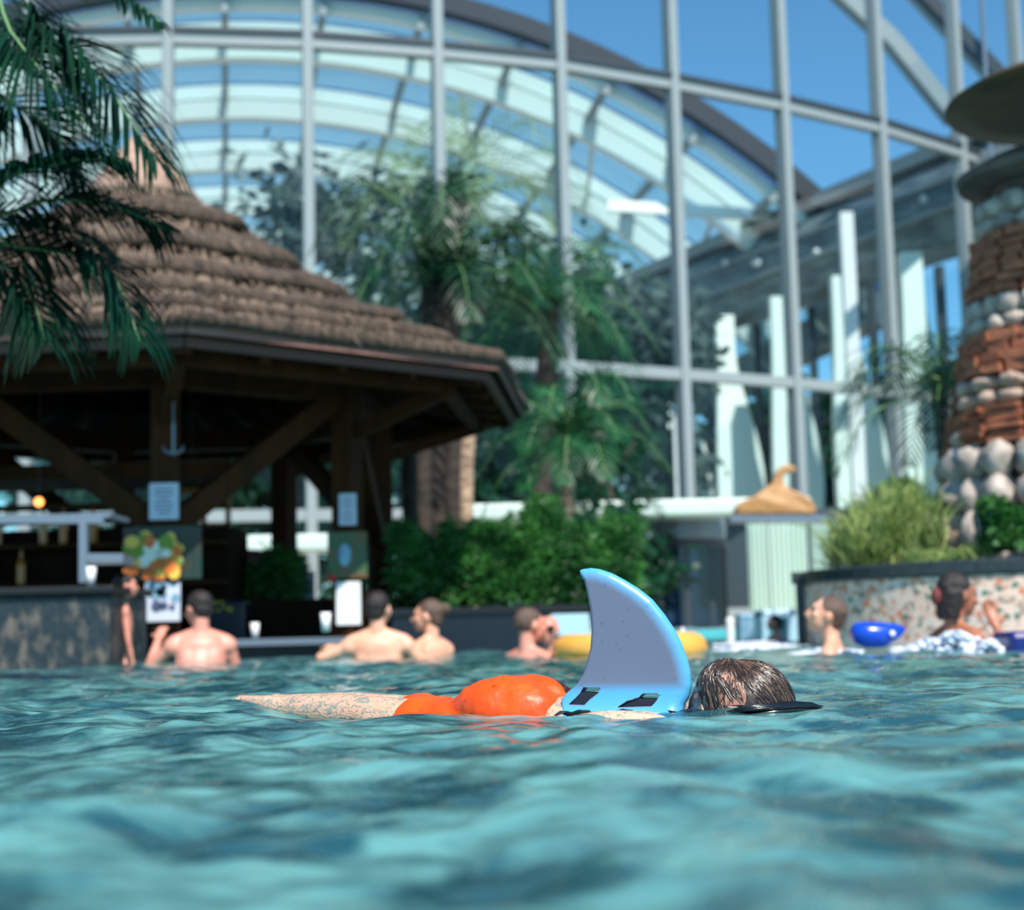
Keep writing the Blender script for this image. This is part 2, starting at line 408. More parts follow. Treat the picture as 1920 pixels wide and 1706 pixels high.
# glazing skins: clear strips and mint panels between ribs
def skin(D0, D1, dr, m, nm, a0=A0, a1=A1, n=36, label=None):
    b = MB(); vs = []; fs = []
    for k in range(n+1):
        a = a0+(a1-a0)*k/n; vs += [vp(D0, a, dr), vp(D1, a, dr)]
    for k in range(n): fs.append((2*k, 2*k+1, 2*k+3, 2*k+2))
    b.add(vs, fs); return b.build(nm, m, hall, label=label)
ext = [39.4]+ribs
for i in range(len(ext)-1):
    s = ext[i+1]-ext[i]
    skin(ext[i], ext[i]+s*.55, .7, M['clear'], 'roof_pane')
    skin(ext[i]+s*.55, ext[i+1], .7, M['mint'], 'roof_panel', label='mint translucent roof panel')
for k in range(15):
    a = A0+(A1-A0)*(k+.5)/15
    b = MB(); b.beam(vp(39.6, a, .3), vp(70, a, .3), .16, .75, up=(math.cos(a), 0, math.sin(a))); b.build('purlin', M['frame'], hall)
# diagonal stays in the first bays
for (a, c) in ((45,52),(56,63),(67,74)):
    for D in (42.0, 47.0):
        b = MB(); b.beam(vp(D, math.radians(a+5), 0), vp(D+5, math.radians(c-5), 0), .12, .12); b.build('stay', M['rib'], hall)
# end wall
b = MB(); n = 30; vs = [V(vc(70).x, 70, 4.0)]; fs = []
for k in range(n+1): vs.append(vp(70, A0+(A1-A0)*k/n))
for k in range(n): fs.append((0, k+1, k+2))
b.add(vs, fs); b.build('end_wall', M['pale'], hall, label='pale mint glass end wall')
for z in (6, 7.6, 9.2, 10.8, 12.4, 14.0, 15.4):
    hw = math.sqrt(max(0, VR**2-(z-VZC)**2)); cx = vc(69.7).x
    b = MB(); b.beam((cx-hw, 69.7, z), (cx+hw, 69.7, z), .3, .45); b.build('end_wall_rail', M['rib'], hall)
for s in (-1, 1):
    sx = A0 if s > 0 else A1
    b = MB(); b.beam(vp(39.6, sx, 0), vp(70, sx, 0), .9, .9); b.build('eaves_beam', M['wing'], hall, label='grey eaves beam')
b = MB(); b.beam(P(1140, 386, 41), P(1445, 404, 41), .22, .3); b.build('tie_beam', M['rib'], hall)
# second roof arms at the upper right
b = MB(); b.beam(P(1540, -45, 37), P(1672, 78, 37.3), .4, .4); b.beam(P(1672, 78, 37.3), P(1790, 225, 37.6), .4, .4); b.build('roof_arm', M['frame'], hall)
b = MB(); b.beam(P(1700, -38, 37), P(1870, 140, 37), .5, .3); b.build('roof_arm', M['edge'], hall, label='dark upper roof edge')
b = MB(); b.beam(P(1688, -38, 37.2), P(1856, 140, 37.2), .3, .3); b.build('roof_arm', M['frame'], hall)

# ------------------------------------------------------------------ side wing
wing = thing('glazed_side_wing', 'long side wing with sloping metal fascia and white lens-shaped columns', 'building', (8, 40, .1))
def wp(Y, z, off=0.0): return Vector((6.95-.5*(Y-42)+off, Y+off*.5, z))
YA, YB = 25.0, 62.0
b = MB(); b.beam(wp(YA, 11.15), wp(YB, 11.15), .5, .35); b.build('gutter', M['frame'], wing, label='pale roof gutter')
b = MB()
pr = [(0, 11.0), (-.5, 10.2), (-.55, 9.5), (-.3, 8.75), (.1, 8.55)]
for (o1, z1), (o2, z2) in zip(pr, pr[1:]): b.quad(wp(YA, z1, o1), wp(YB, z1, o1), wp(YB, z2, o2), wp(YA, z2, o2))
b.build('fascia', M['wing'], wing, smooth=True, label='sloping reflective metal fascia')
for z, o in ((10.2, -.52), (9.5, -.6)):
    b = MB(); b.beam(wp(YA, z, o), wp(YB, z, o), .12, .1); b.build('fascia_rail', M['frame'], wing)
b = MB(); b.quad(wp(YA, 11.2, 0), wp(YB, 11.2, 0), wp(YB, 12.2, 7), wp(YA, 12.2, 7)); b.build('glass_roof', M['glass'], wing)
k = 0
for Y in np.arange(26.5, 60, 2.25):
    b = MB(); base = wp(Y, 0, -1.1); n = 18; vs = []; fs = []
    for j in range(n+1):
        t = j/n; wdt = .26+.42*math.sin(PI*min(1, t*1.15))**1.5; z = .1+8.5*t
        for sx, sy in ((-.16, -.2), (1, -.2), (1, .2), (-.16, .2)):
            vs.append(base+V(-.447*0+ (sx*wdt*1.6), sy, z))
    for j in range(n):
        for q in range(4): fs.append((j*4+q, j*4+(q+1) % 4, (j+1)*4+(q+1) % 4, (j+1)*4+q))
    fs.append((3,2,1,0)); fs.append((n*4, n*4+1, n*4+2, n*4+3)); b.add(vs, fs)
    b.build('column', M['column'], wing); k += 1
    q0, q1 = wp(Y+.9, 0, .7), wp(Y+1.1, 0, .7)
    b = MB(); b.box((q0.x, q0.y, 4.4), (.18, .3, 8.6)); b.box((q0.x-.7, q0.y+1.4, 4.4), (.18, .3, 8.6)); b.build('window_post', M['frame_dark'], wing)
b = MB(); b.quad(wp(YA, .2, .9), wp(YB, .2, .9), wp(YB, 8.6, .9), wp(YA, 8.6, .9)); b.build('window_glass', M['glass'], wing)
for z in (2.6, 5.6):
    b = MB(); b.beam(wp(YA, z, .8), wp(YB, z, .8), .15, .2); b.build('window_rail', M['frame_dark'], wing)

for k in range(14):
    q = wp(27+k*1.9+(k*37 % 5)*.2, 9.55+(k % 3)*.32, -.7); b = MB(); b.ball(q, .09+.04*(k % 2), 8); b.build('fascia_glint', M['white'], wing, smooth=True, label='small white ball imitating a glint on the fascia')  # white balls added to imitate highlight spots on the metal fascia
q = P(1590, 500, 35.2); b = MB(); b.box((q.x, q.y, (P(1590, 400, 35.2).z+.1)/2), (.3, .3, P(1590, 400, 35.2).z-.1)); b.build('column', M['white'], wing, label='bright white slender column')
q = P(1272, 800, 34); b = MB(); b.box((q.x, q.y, (P(1272, 760, 34).z+.1)/2), (.26, .3, P(1272, 760, 34).z-.1)); b.build('column', M['white'], wing, label='bright white slender column')
# hall interior: white ledge, revolving door, curtains
b = MB(); b.box((1.6, 24.3, 2.0), (6.0, 1.0, .26)); b.box((-4.6, 24.6, 1.62), (3.6, 1.0, .26))
tag(b.build('white_canopy', M['canopy'], bevel=.05), 'sunlit white flat canopy running above the hedge and revolving door', 'canopy')
door = thing('revolving_door', 'round grey revolving door with metal drum header in front of the glass facade', 'door', (2.9, 25.5, .1))
dc = Vector(((1275-960)/2900*25.2, 25.4, 0))
b = MB(); b.lathe([(.0, 1.95), (.72, 1.95), (.74, 1.92), (.74, 1.6), (.72, 1.56), (0, 1.56)], dc, 40, caps=False); b.build('drum_header', M['greyst'], door, smooth=False, label='brushed metal drum header')
b = MB(); b.lathe([(.75, 1.54), (.75, 1.44), (0.0, 1.44)], dc, 40, caps=False); b.build('header_dark_ring', M['frame_dark'], door)  # dark steel ring closing the underside of the drum header
for a in (200, 235, 270, 305, 340, 20, 90, 160):
    b = MB(); b.box(dc+V(.7*math.cos(math.radians(a)), .7*math.sin(math.radians(a)), .85), (.07, .07, 1.4)); b.build('post', M['frame_dark'], door)
for a in (10, 100, 190, 280):
    b = MB(); d = V(math.cos(math.radians(a)), math.sin(math.radians(a)), 0); q = V(0,0,1)
    b.quad(dc+q*.15, dc+d*.66+q*.15, dc+d*.66+q*1.45, dc+q*1.45); b.build('door_leaf', M['glass'], door)
b = MB(); b.lathe([(.72, .15), (.72, 1.45)], dc, 40, caps=False); b.build('curved_glass', M['clear'], door)
b = MB(); b.lathe([(0, .1), (.8, .1), (.8, .16), (0, .16)], dc, 40, caps=False); b.build('floor_plate', M['greyst'], door)
# bright light strip beside the drum
b = MB(); p = P(1213, 990, 24.5); b.capsule(p+V(0,0,-.12), p+V(0,0,.12), .07, .07, 10); tag(b.build('globe_light', M['white'], smooth=True), 'small white oblong wall light left of the revolving door header', 'lamp')
for j, px in enumerate((1440, 1478, 1545)):
    b = MB(); w0 = .34 if j < 2 else .22; c = P(px, 1060, 27.0); n = 48; vs = []; fs = []
    for k2 in range(n+1):
        x = -w0/1+2*w0*k2/n; y = .07*math.sin(k2*1.05)
        vs += [V(c.x+x, c.y+y, .15), V(c.x+x, c.y+y, 1.98), V(c.x+x, c.y+y+.04, .15), V(c.x+x, c.y+y+.04, 1.98)]
    for k2 in range(n):
        q = k2*4; fs += [(q, q+4, q+5, q+1), (q+2, q+3, q+7, q+6)]
    b.add(vs, fs)
    tag(b.build('curtain', M['canopy'], smooth=True), ['white pleated curtain panel next to the revolving door', 'white pleated curtain panel below the wooden sculpture', 'narrow white curtain panel by the end of the curved mosaic wall'][j], 'curtain')
# dark interior floor slab / back wall of the foyer
b = MB(); b.box((4.6, 29.5, 1.2), (5.0, .3, 2.3)); struct(b.build('wall_foyer', M['frame_dark']), 'dark grey foyer wall')

# wooden sculpture on a shelf
sc_o = thing('wooden_sculpture', 'golden brown wooden sculpture with curled neck on a grey shelf', 'sculpture', P(1450, 966, 23.0))
prof = [(1378,966),(1380,950),(1395,938),(1415,930),(1432,918),(1446,908),(1452,896),(1456,884),(1464,874),(1476,870),(1490,874),(1494,884),(1484,886),(1474,886),(1468,896),(1470,908),(1482,918),(1502,926),(1520,938),(1528,952),(1528,966)]
b = MB(); vs = []; fs = []
dep = [.30,.38,.42,.36,.26,.2,.16,.13,.12,.12,.1,.08,.1,.12,.13,.16,.22,.30,.36,.36,.30]
front = [P(x, y, 23.0) for x, y in prof]; n = len(prof)
for k2 in range(n):
    vs.append(front[k2]+V(0, -dep[k2]/2*.6, 0)); 
for k2 in range(n): vs.append(front[k2]+V(0, dep[k2], 0))
fs.append(tuple(range(n))); fs.append(tuple(range(2*n-1, n-1, -1)))
for k2 in range(n): fs.append((k2, n+k2, n+(k2+1) % n, (k2+1) % n))
b.add(vs, fs); b.build('carved_body', M['tan'], sc_o, bevel=.04)
sh = MB(); sh.beam(P(1365, 974, 23), P(1545, 974, 23), .6, .09); tag(sh.build('shelf', M['greyst']), 'grey metal shelf carrying the wooden sculpture', 'shelf')

# ------------------------------------------------------------------ thatched bar pavilion
KC = Vector((-3.22, 13.35, 0))
A_ = Vector((-2.12, 10.0, 0)) - KC
def ov(k, f=1.0, z=0.0):   # octagon vertex k (0 = nearest corner), counter-clockwise
    a = math.atan2(A_.y, A_.x)+k*PI/4
    return KC+Vector((A_.length*f*math.cos(a), A_.length*f*math.sin(a), z))
kio = thing('thatched_bar_pavilion', 'octagonal swim-up bar pavilion with tiered brown thatched roof on dark timber posts', 'pavilion', KC)
RK = A_.length
def ring(b, prof, sub=10, jit=0.0, seed=0):
    n = 8*sub; vs = []; fs = []
    for j, (r, z) in enumerate(prof):
        for k in range(n):
            s, t = divmod(k, sub); p = ov(s, r/RK).lerp(ov(s+1, r/RK), t/sub)
            q = noise.noise(V(k*.33+seed*7, j*.5, seed))*jit
            d = (p-KC).normalized(); vs.append(p+d*q+V(0,0,z+q*.6))
    for j in range(len(prof)-1):
        for k in range(n): fs.append((j*n+k, j*n+(k+1) % n, (j+1)*n+(k+1) % n, (j+1)*n+k))
    b.add(vs, fs)
tiers = [(3.52,2.24),(3.06,2.44),(2.58,2.66),(2.08,2.93),(1.56,3.27),(1.02,3.66),(.50,4.02)]
apex = 4.60
for i, (r, z) in enumerate(tiers):
    b = MB()
    if i < len(tiers)-1: r2, z2 = tiers[i+1]
    else: r2, z2 = .09, apex
    up = (z2-z)
    if i < len(tiers)-1:
        prof = [(r-.34, z+.06), (r-.10, z-.02), (r+.02, z-.035), (r+.06, z+.01), (r+.03, z+.07), ((r+r2)/2+.06, z+up*.45+.02), (r2+.10, z2-.105), (r2-.06, z2-.10), (r2-.3, z2-.05)]
        ring(b, prof, 10, .045, i)
    else:
        prof = [(r-.12, z-.0), (r+.0, z-.04), (r+.03, z+.03), (.40, z+.18), (.27, z+.36), (.10, apex), (.0, apex+.02)]
        ring(b, prof, 4, .01, i)
    ti = b.build('thatch_tier' if i < len(tiers)-1 else 'ridge_cap', M['thatch'] if i < len(tiers)-1 else M['cap'], kio, smooth=True,
            label=None if i < len(tiers)-1 else 'lighter pinkish thatch cone at the roof tip')
    # loose straw
    b = MB(); rng = random.Random(i)
    ns = int(800*r) if i < len(tiers)-1 else 200
    for _ in range(ns):
        s = rng.randrange(8); t = rng.random(); u = rng.random()**1.3
        f = (r+(r2-r)*u)/RK
        p = ov(s, f).lerp(ov(s+1, f), t)
        zz = z+up*(.10+.72*u)+.055
        d = (p-KC).normalized(); sd = V(-d.y, d.x, 0)
        L = rng.uniform(.08, .24) if r > .6 else rng.uniform(.05, .10)
        dn = (d*1.0*(r-r2)+V(0,0,-up)).normalized()
        dn = (dn+sd*rng.uniform(-.35,.35)+V(0,0,rng.uniform(-.5,.12))).normalized()
        p.z = zz; w2 = rng.uniform(.004, .009)
        b.add([p-sd*w2, p+sd*w2, p+dn*L+sd*w2*.3], [(0,1,2)])
    b.build('loose_straw', M['straw'], kio, kind='stuff')
# fascia boards
for k in range(8):
    a, c = ov(k, .99, 2.20), ov(k+1, .99, 2.20); inn = (KC-(a+c)/2); inn.z = 0; inn.normalize()
    b = MB(); b.beam(a, c, .04, .085); b.build('fascia_board', M['fascia'], kio)
    b = MB(); a2, c2 = ov(k, .965, 2.12), ov(k+1, .965, 2.12); b.beam(a2, c2, .05, .07); b.build('lower_fascia_board', M['fascia2'], kio)
# soffit boarding
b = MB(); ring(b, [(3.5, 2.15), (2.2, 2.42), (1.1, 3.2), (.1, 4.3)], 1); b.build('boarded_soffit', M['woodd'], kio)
for k in range(8):
    for t in (0, .25, .5, .75):
        p = ov(k, .95, 2.1).lerp(ov(k+1, .95, 2.1), t); q = ov(k, .5, 2.42).lerp(ov(k+1, .5, 2.42), t)
        b = MB(); b.beam(p, q, .07 if t else .12, .11); b.build('rafter', M['wood'], kio)
PF = .6
for k in range(8):
    a, c = ov(k, PF), ov(k+1, PF)
    b = MB(); b.box((a.x, a.y, .5), (.19, .19, 3.7), rz=math.radians(20+45*k)); b.build('post', M['wood'], kio, bevel=.01)
    b = MB(); b.beam(a+V(0,0,2.12), c+V(0,0,2.12), .14, .2); b.build('ring_beam', M['wood'], kio)
    s, e = (a, c) if k % 2 == 0 else (c, a)
    b = MB(); s2 = s+(e-s)*.05; e2 = s+(e-s)*.93
    b.beam(s2+V(0,0,1.0), e2+V(0,0,2.06), .12, .17); b.build('brace', M['wood'], kio)
# outer eaves beam
for k in range(8):
    b = MB(); b.beam(ov(k, .86, 2.08), ov(k+1, .86, 2.08), .09, .12); b.build('eaves_beam', M['wood'], kio)
    b = MB(); b.beam(ov(k, PF, 1.75), ov(k, .88, 2.06), .09, .11); b.build('outrigger', M['wood'], kio)

# bar: low dark ledge ring, stone counter, dark cabinet
led = thing('bar_ledge', 'low dark counter ledge at water level around the pavilion', 'counter', KC+V(0,0,0))
for k in range(8):
    if k in (7, 6): continue
    a, c = ov(k, .63), ov(k+1, .63)
    b = MB(); b.beam(a+V(0,0,.12), c+V(0,0,.12), .34, .05); b.build('ledge_top', M['greyst'], led)
    b = MB(); b.beam(a*.985+KC*.015+V(0,0,-.5), c*.985+KC*.015+V(0,0,-.5), .1, 1.2); b.build('ledge_wall', M['navy'], led)
bc = thing('stone_bar_counter', 'dark stone-clad bar counter with black top rising from the water at the left', 'counter', P(60, 1250, 9.6))
M['slate'] = mat('mottled_slate', (30, 44, 50), 0.5, (104, 96, 88), 9, (1.6,1,.8), bump=.5, bscale=20, contrast=(.5,.68))
x0, x1 = P(-400, 1200, 9.7).x, P(205, 1200, 9.7).x
b = MB(); b.box(((x0+x1)/2, 10.2, -.35), (x1-x0, 1.0, 1.6)); b.build('clad_front', M['slate'], bc, bevel=.02)
b = MB(); b.box(((x0+x1)/2, 10.2, .475), (x1-x0+.06, 1.08, .05)); b.build('counter_top', M['black'], bc, bevel=.01)
tab = thing('grey_service_frame', 'grey metal framed shelf standing on the stone bar counter', 'shelf', P(120, 1095, 9.9))
for (xa, ya, xb, yb, wd) in ((-200,974,195,974,.05),(157,978,157,1092,.05),(160,1045,232,1045,.05)):
    b = MB(); b.beam(P(xa, ya, 9.85), P(xb, yb, 9.85), wd*(.5 if xa != 157 else 1), wd); b.build('shelf_rail' if xa != 157 else 'upright', M['greyst'], tab)
b = MB(); b.box(P(195, 1050, 10.0)+V(0,.1,0), (.26, .3, .06)); b.build('small_shelf', M['greyst'], tab)
b = MB(); b.box(P(10, 976, 10.1), (1.5, .5, .03)); b.build('top_board', M['greyst'], tab)
cab = thing('back_bar_cabinet', 'dark timber back bar cabinet in the middle of the pavilion', 'cabinet', KC)
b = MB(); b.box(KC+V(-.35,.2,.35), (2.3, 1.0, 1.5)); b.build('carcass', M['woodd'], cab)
for z in (.62, .95, 1.28):
    b = MB(); b.box(KC+V(-.35,-.42,z), (2.3, .3, .03)); b.build('bottle_shelf', M['wood'], cab)
b = MB(); b.box(KC+V(-.35,-.2,1.55), (2.5, 1.0, .12)); b.build('cornice', M['wood'], cab)
bd = MB(); bd.lathe([(0,0),(.035,0),(.038,.02),(.038,.17),(.03,.2),(.013,.23),(.013,.29),(.015,.3),(0,.3)], (0,0,0), 12, caps=False); bme = bd.mesh('bottle', M['amber'])
bpos = [(-1.2,.635),(-1.05,.635),(-.8,.635),(-.62,.965),(-1.3,.965),(-1.0,.965),(-.45,.965),(-.2,.965),(.1,.635),(.3,.965)]
for i, (dx, z) in enumerate(bpos):
    o = link('bottle', bme); o.location = KC+V(dx-.1, -.42, z)
    tag(o, 'amber bottle standing on the back bar shelves inside the pavilion', 'bottle', 'amber bottles on the back bar')
lamp = thing('pendant_lamp', 'small glowing orange pendant lamp in the dark pavilion', 'lamp', P(73, 941, 11.6))
p = P(73, 941, 11.6); b = MB(); b.ball(p, .035, 12); b.build('bulb', M['warm'], lamp, smooth=True)
b = MB(); b.tube([p+V(0,0,.03), V(p.x, p.y, 2.35)], .004, 5); b.build('cord', M['black'], lamp)
# light wooden boxes / frames inside
p = P(360, 905, 13.6); ob = thing('wooden_crate', 'light wooden open crate hanging behind the front post', 'crate', p)
for (dx, dz, sx, sz) in ((0,.14,.33,.03),(0,.0,.33,.2*.9),(-.15,-.1,.03,.2),(.15,-.1,.03,.2)):
    b = MB(); b.box(p+V(dx, .05 if sz > .1 and sx > .3 else 0, dz), (sx, .03 if sx > .3 and sz > .1 else .25, sz)); b.build('board', M['tan'], ob)
b = MB(); b.tube([p+V(0,0,.15), V(p.x, p.y, 2.7)], .006, 5); b.build('cord', M['black'], ob)
p = P(405, 985, 16.5); ob = thing('wooden_window_frame', 'tan wooden frame seen through the pavilion behind the palms', 'frame', p)
for (dx, dz, sx, sz) in ((-.13,0,.05,.75),(.13,0,.05,.75),(0,.35,.3,.05),(0,-.35,.3,.05),(0,0,.3,.04)):
    b = MB(); b.box(p+V(dx,0,dz), (sx,.06,sz)); b.build('frame_bar', M['tan'], ob)
b = MB(); b.box((p.x,p.y,p.z-.9),(.08,.08,1.1)); b.build('stand', M['wood'], ob)
p = P(460, 1045, 15.5); b = MB(); pts = [P(x, y, 15.5) for x, y in ((385,1035),(420,1042),(460,1050),(495,1048),(530,1032))]
b.tube(pts, [.06,.1,.11,.09,.04], 8); b.tube([P(450,1052,15.5), V(P(450,1052,15.5).x, 15.5, -.3)], .06, 8)
tag(b.build('driftwood_log', M['fascia'], smooth=True), 'reddish brown driftwood log above the left bamboo', 'log')
# hanging anchor lamp on front post
p = P(325, 835, 10.9); an = thing('hanging_anchor', 'small pale metal anchor hanging on the front post', 'ornament', p)
b = MB(); b.tube([p+V(0,0,.16), p+V(0,0,-.05)], .010, 8); b.build('shank', M['greyst'], an)
b = MB(); b.tube([p+V(-.075,0,.0), p+V(-.06,0,-.04), p+V(0,0,-.06), p+V(.06,0,-.04), p+V(.075,0,.0)], [.005,.009,.012,.009,.005], 8); b.build('fluke', M['greyst'], an, smooth=True)
b = MB(); b.tube([p+V(0,0,.15), p+V(0,0,.9)], .004, 6); b.build('rod', M['greyst'], an)
# notices on posts
def board(name, x0, y0, x1, y1, Y, m, label, cat='sign', lines=0, th=.02, tilt=0):
    a, c = P(x0, y1, Y), P(x1, y0, Y); ce = (a+c)/2
    t = thing(name, label, cat, ce)
    b = MB(); b.box(ce, (c.x-a.x, th, c.z-a.z)); b.build('sheet', m, t, bevel=.003)
    for k in range(lines):
        b = MB(); z = c.z-(c.z-a.z)*(.18+.64*k/max(1, lines-1)); wd = (c.x-a.x)*(.62 if k % 3 != 2 else .4)
        b.box((ce.x, Y-th/2-.002, z), (wd, .003, (c.z-a.z)*.035)); b.build('text_line', M['ink'], t)
    return t, a, c, ce
fp = ov(0, PF); Y0 = fp.y-.13
board('notice', 280, 905, 335, 975, Y0, M['paper'], 'white printed notice pinned above the colourful menu on the front post', lines=6)
t, a, c, ce = board('menu_board', 231, 985, 378, 1088, Y0-.02, mat('menu_print', (30,58,52), .5, (64,50,34), 3, contrast=(.4,.6)), 'colourful menu board with fruit picture on the front post')
rng = random.Random(3)
cols = ['(240,180,80)']
MC = [mat('print_yellow', (250,200,90), .5), mat('print_white', (246,244,228), .5), mat('print_orange', (226,120,50), .5), mat('print_green', (120,150,50), .5), mat('print_sky', (150,214,226), .5)]
for k in range(70):
    u = rng.uniform(.06, .74); v = rng.uniform(.08, .80)
    if u > .62 and v > .6: continue
    m_ = MC[4] if (u < .25 and v > .72) else (MC[1] if abs(u-.4)+abs(v-.5)*1.2 < .2 else rng.choice([MC[0], MC[0], MC[2], MC[1], MC[3]] if v > .28 else [MC[2], MC[2], MC[0]]))
    r = rng.uniform(.03, .06); q = V(a.x+(c.x-a.x)*u, Y0-.032-k*.0004, a.z+(c.z-a.z)*v)
    b = MB(); b.lathe([(0, 0), (r, 0), (r, .003), (0, .003)], (0,0,0), 12, caps=False)
    o = b.build('printed_fruit', m_, t); o.matrix_parent_inverse = WM(t).inverted(); o.location = q; o.rotation_euler = (PI/2, 0, 0); o.scale = (1, rng.uniform(.6, 1.3), 1)
t, a, c, ce = board('poster', 272, 1092, 338, 1166, Y0-.01, M['paper'], 'blue and white photo poster below the colourful menu board', lines=0)
for k in range(12):
    u, v = rng.uniform(.1,.9), rng.uniform(.35,.95)
    b = MB(); r = rng.uniform(.02,.04); b.lathe([(0,0),(r,0),(r,.003),(0,.003)], (0,0,0), 10, caps=False)
    o = b.build('printed_patch', M['lblue2'] if v > .45 else M['ink'], t); o.location = (a.x+(c.x-a.x)*u, Y0-.024, a.z+(c.z-a.z)*v); o.rotation_euler = (PI/2,0,0)
f2 = ov(1, PF); Y1 = f2.y-.12
board('notice', 636, 925, 668, 985, Y1, M['paper'], 'white printed notice pinned above the green menu on the second post', lines=5)
t, a, c, ce = board('menu_board', 615, 996, 688, 1085, Y1-.02, mat('green_print', (58,92,60), .5, (110,76,48), 4, contrast=(.45,.6)), 'green and brown menu board with blue cup picture on the second post')
b = MB(); b.ball((ce.x-.02, Y1-.04, ce.z), (.05, .006, .09), 12); b.build('printed_cup', M['lblue2'], t)
b = MB(); b.ball((a.x+.03, Y1-.04, a.z+.0), (.035, .012, .035), 10); b.build('red_seal', M['red'], t)
board('poster', 631, 1090, 676, 1172, Y1-.01, M['white'], 'plain white sheet hanging below the green menu board')
board('notice', 566, 1070, 590, 1135, ov(3, PF).y-.14, M['paper'], 'small grey notice low on the thin rear post')
# cups
def cup(px, py, Y, label):
    p = P(px, py, Y); t = thing('drinking_cup', label, 'cup', p)
    b = MB(); b.lathe([(0,0),(.026,0),(.034,.12),(.03,.12),(.024,.01),(0,.01)], p, 16, caps=False); b.build('cup_body', M['white'], t, smooth=True)
    return t
cup(478, 1197, 11.95, 'tall white cup standing alone on the bar ledge')
cup(611, 1184, 9.88, 'white cup held in the outstretched hand of the dark-haired man')
cup(170, 1098, 9.85, 'small white cup on the dark stone bar counter')
b = MB(); p = P(425, 1198, 12.6); b.box((p.x, p.y, .28), (.35, .3, .35)); pot = tag(b.build('flower_pot', M['navy'], bevel=.02), 'square navy pot with yellow flowers beside the bar', 'pot')
b = MB(); rng = random.Random(9)
for _ in range(40): b.ball(P(rng.uniform(397,432), rng.uniform(1130,1152), 12.5+rng.uniform(-.05,.1)), .02, 6)
b.tube([V(p.x, p.y, .4), P(415, 1140, 12.55)], .01, 5); b.build('yellow_flowers', mat('flower', (206,180,40), .6), pot, kind='stuff')
b = MB(); b.beam(P(65, 1262, 9.45), P(160, 1259, 9.45), .05, .04); tag(b.build('pool_noodle', M['blue'], bevel=.01), 'blue foam strip floating at the foot of the stone bar', 'pool noodle')
b = MB(); c0 = ov(1, .45); b.box((P(560,1170,13.2).x, 13.2, .22), (2.0, .3, .5)); tag(b.build('planter_box', M['woodd'], bevel=.02), 'long brown planter box behind the bar ledge', 'planter')

# ------------------------------------------------------------------ planter, mosaic wall, pillar
pc = Vector((4.05, 11.35, 0)); PR = 1.92
pl = thing('mosaic_planter', 'curved raised planter wall of pink and green mosaic with dark stone coping', 'planter', pc)
m, nt, bs = newmat('mosaic'); tc = nt.nodes.new('ShaderNodeTexCoord'); vo = nt.nodes.new('ShaderNodeTexVoronoi'); vo.inputs['Scale'].default_value = 27
nt.links.new(tc.outputs['Object'], vo.inputs['Vector']); sp = nt.nodes.new('ShaderNodeSeparateColor'); nt.links.new(vo.outputs['Color'], sp.inputs[0])
cr = nt.nodes.new('ShaderNodeValToRGB'); cr.color_ramp.interpolation = 'CONSTANT'; e = cr.color_ramp.elements
e[0].position = 0; e[0].color = (*lin((250,216,196)),1); e[1].position = .35; e[1].color = (*lin((238,200,178)),1)
for pos, c in ((.6,(232,144,112)),(.74,(190,160,142)),(.86,(86,130,112)),(.93,(232,214,200))):
    q = e.new(pos); q.color = (*lin(c),1)
nt.links.new(sp.outputs[0], cr.inputs[0]); nt.links.new(cr.outputs[0], bs.inputs['Base Color']); bs.inputs['Roughness'].default_value = .45
b = MB(); b.lathe([(PR, -1.3), (PR, .46)], pc, 72, caps=False); b.build('mosaic_wall', m, pl, smooth=True)
b = MB(); b.lathe([(PR-.22, .44), (PR+.012, .44), (PR+.02, .455), (PR+.02, .525), (PR+.01, .54), (PR-.22, .54), (PR-.22, .44)], pc, 72, caps=False); b.build('coping', M['coping'], pl, smooth=False)
b = MB(); b.lathe([(0, .42), (PR-.2, .42)], pc, 40, caps=False); b.build('soil', M['soil'], pl)
# wing wall of the planter running left-back
b = MB(); b.beam(V(pc.x-PR+.02, pc.y+.1, -.25), V(pc.x-PR+.72, pc.y+3.2, -.25), .16, 1.5); b.build('dark_return_wall', M['navy'], pl)
b = MB(); b.beam(V(pc.x-PR+.02, pc.y+.1, .5), V(pc.x-PR+.72, pc.y+3.2, .5), .22, .08); b.build('return_coping', M['coping'], pl)

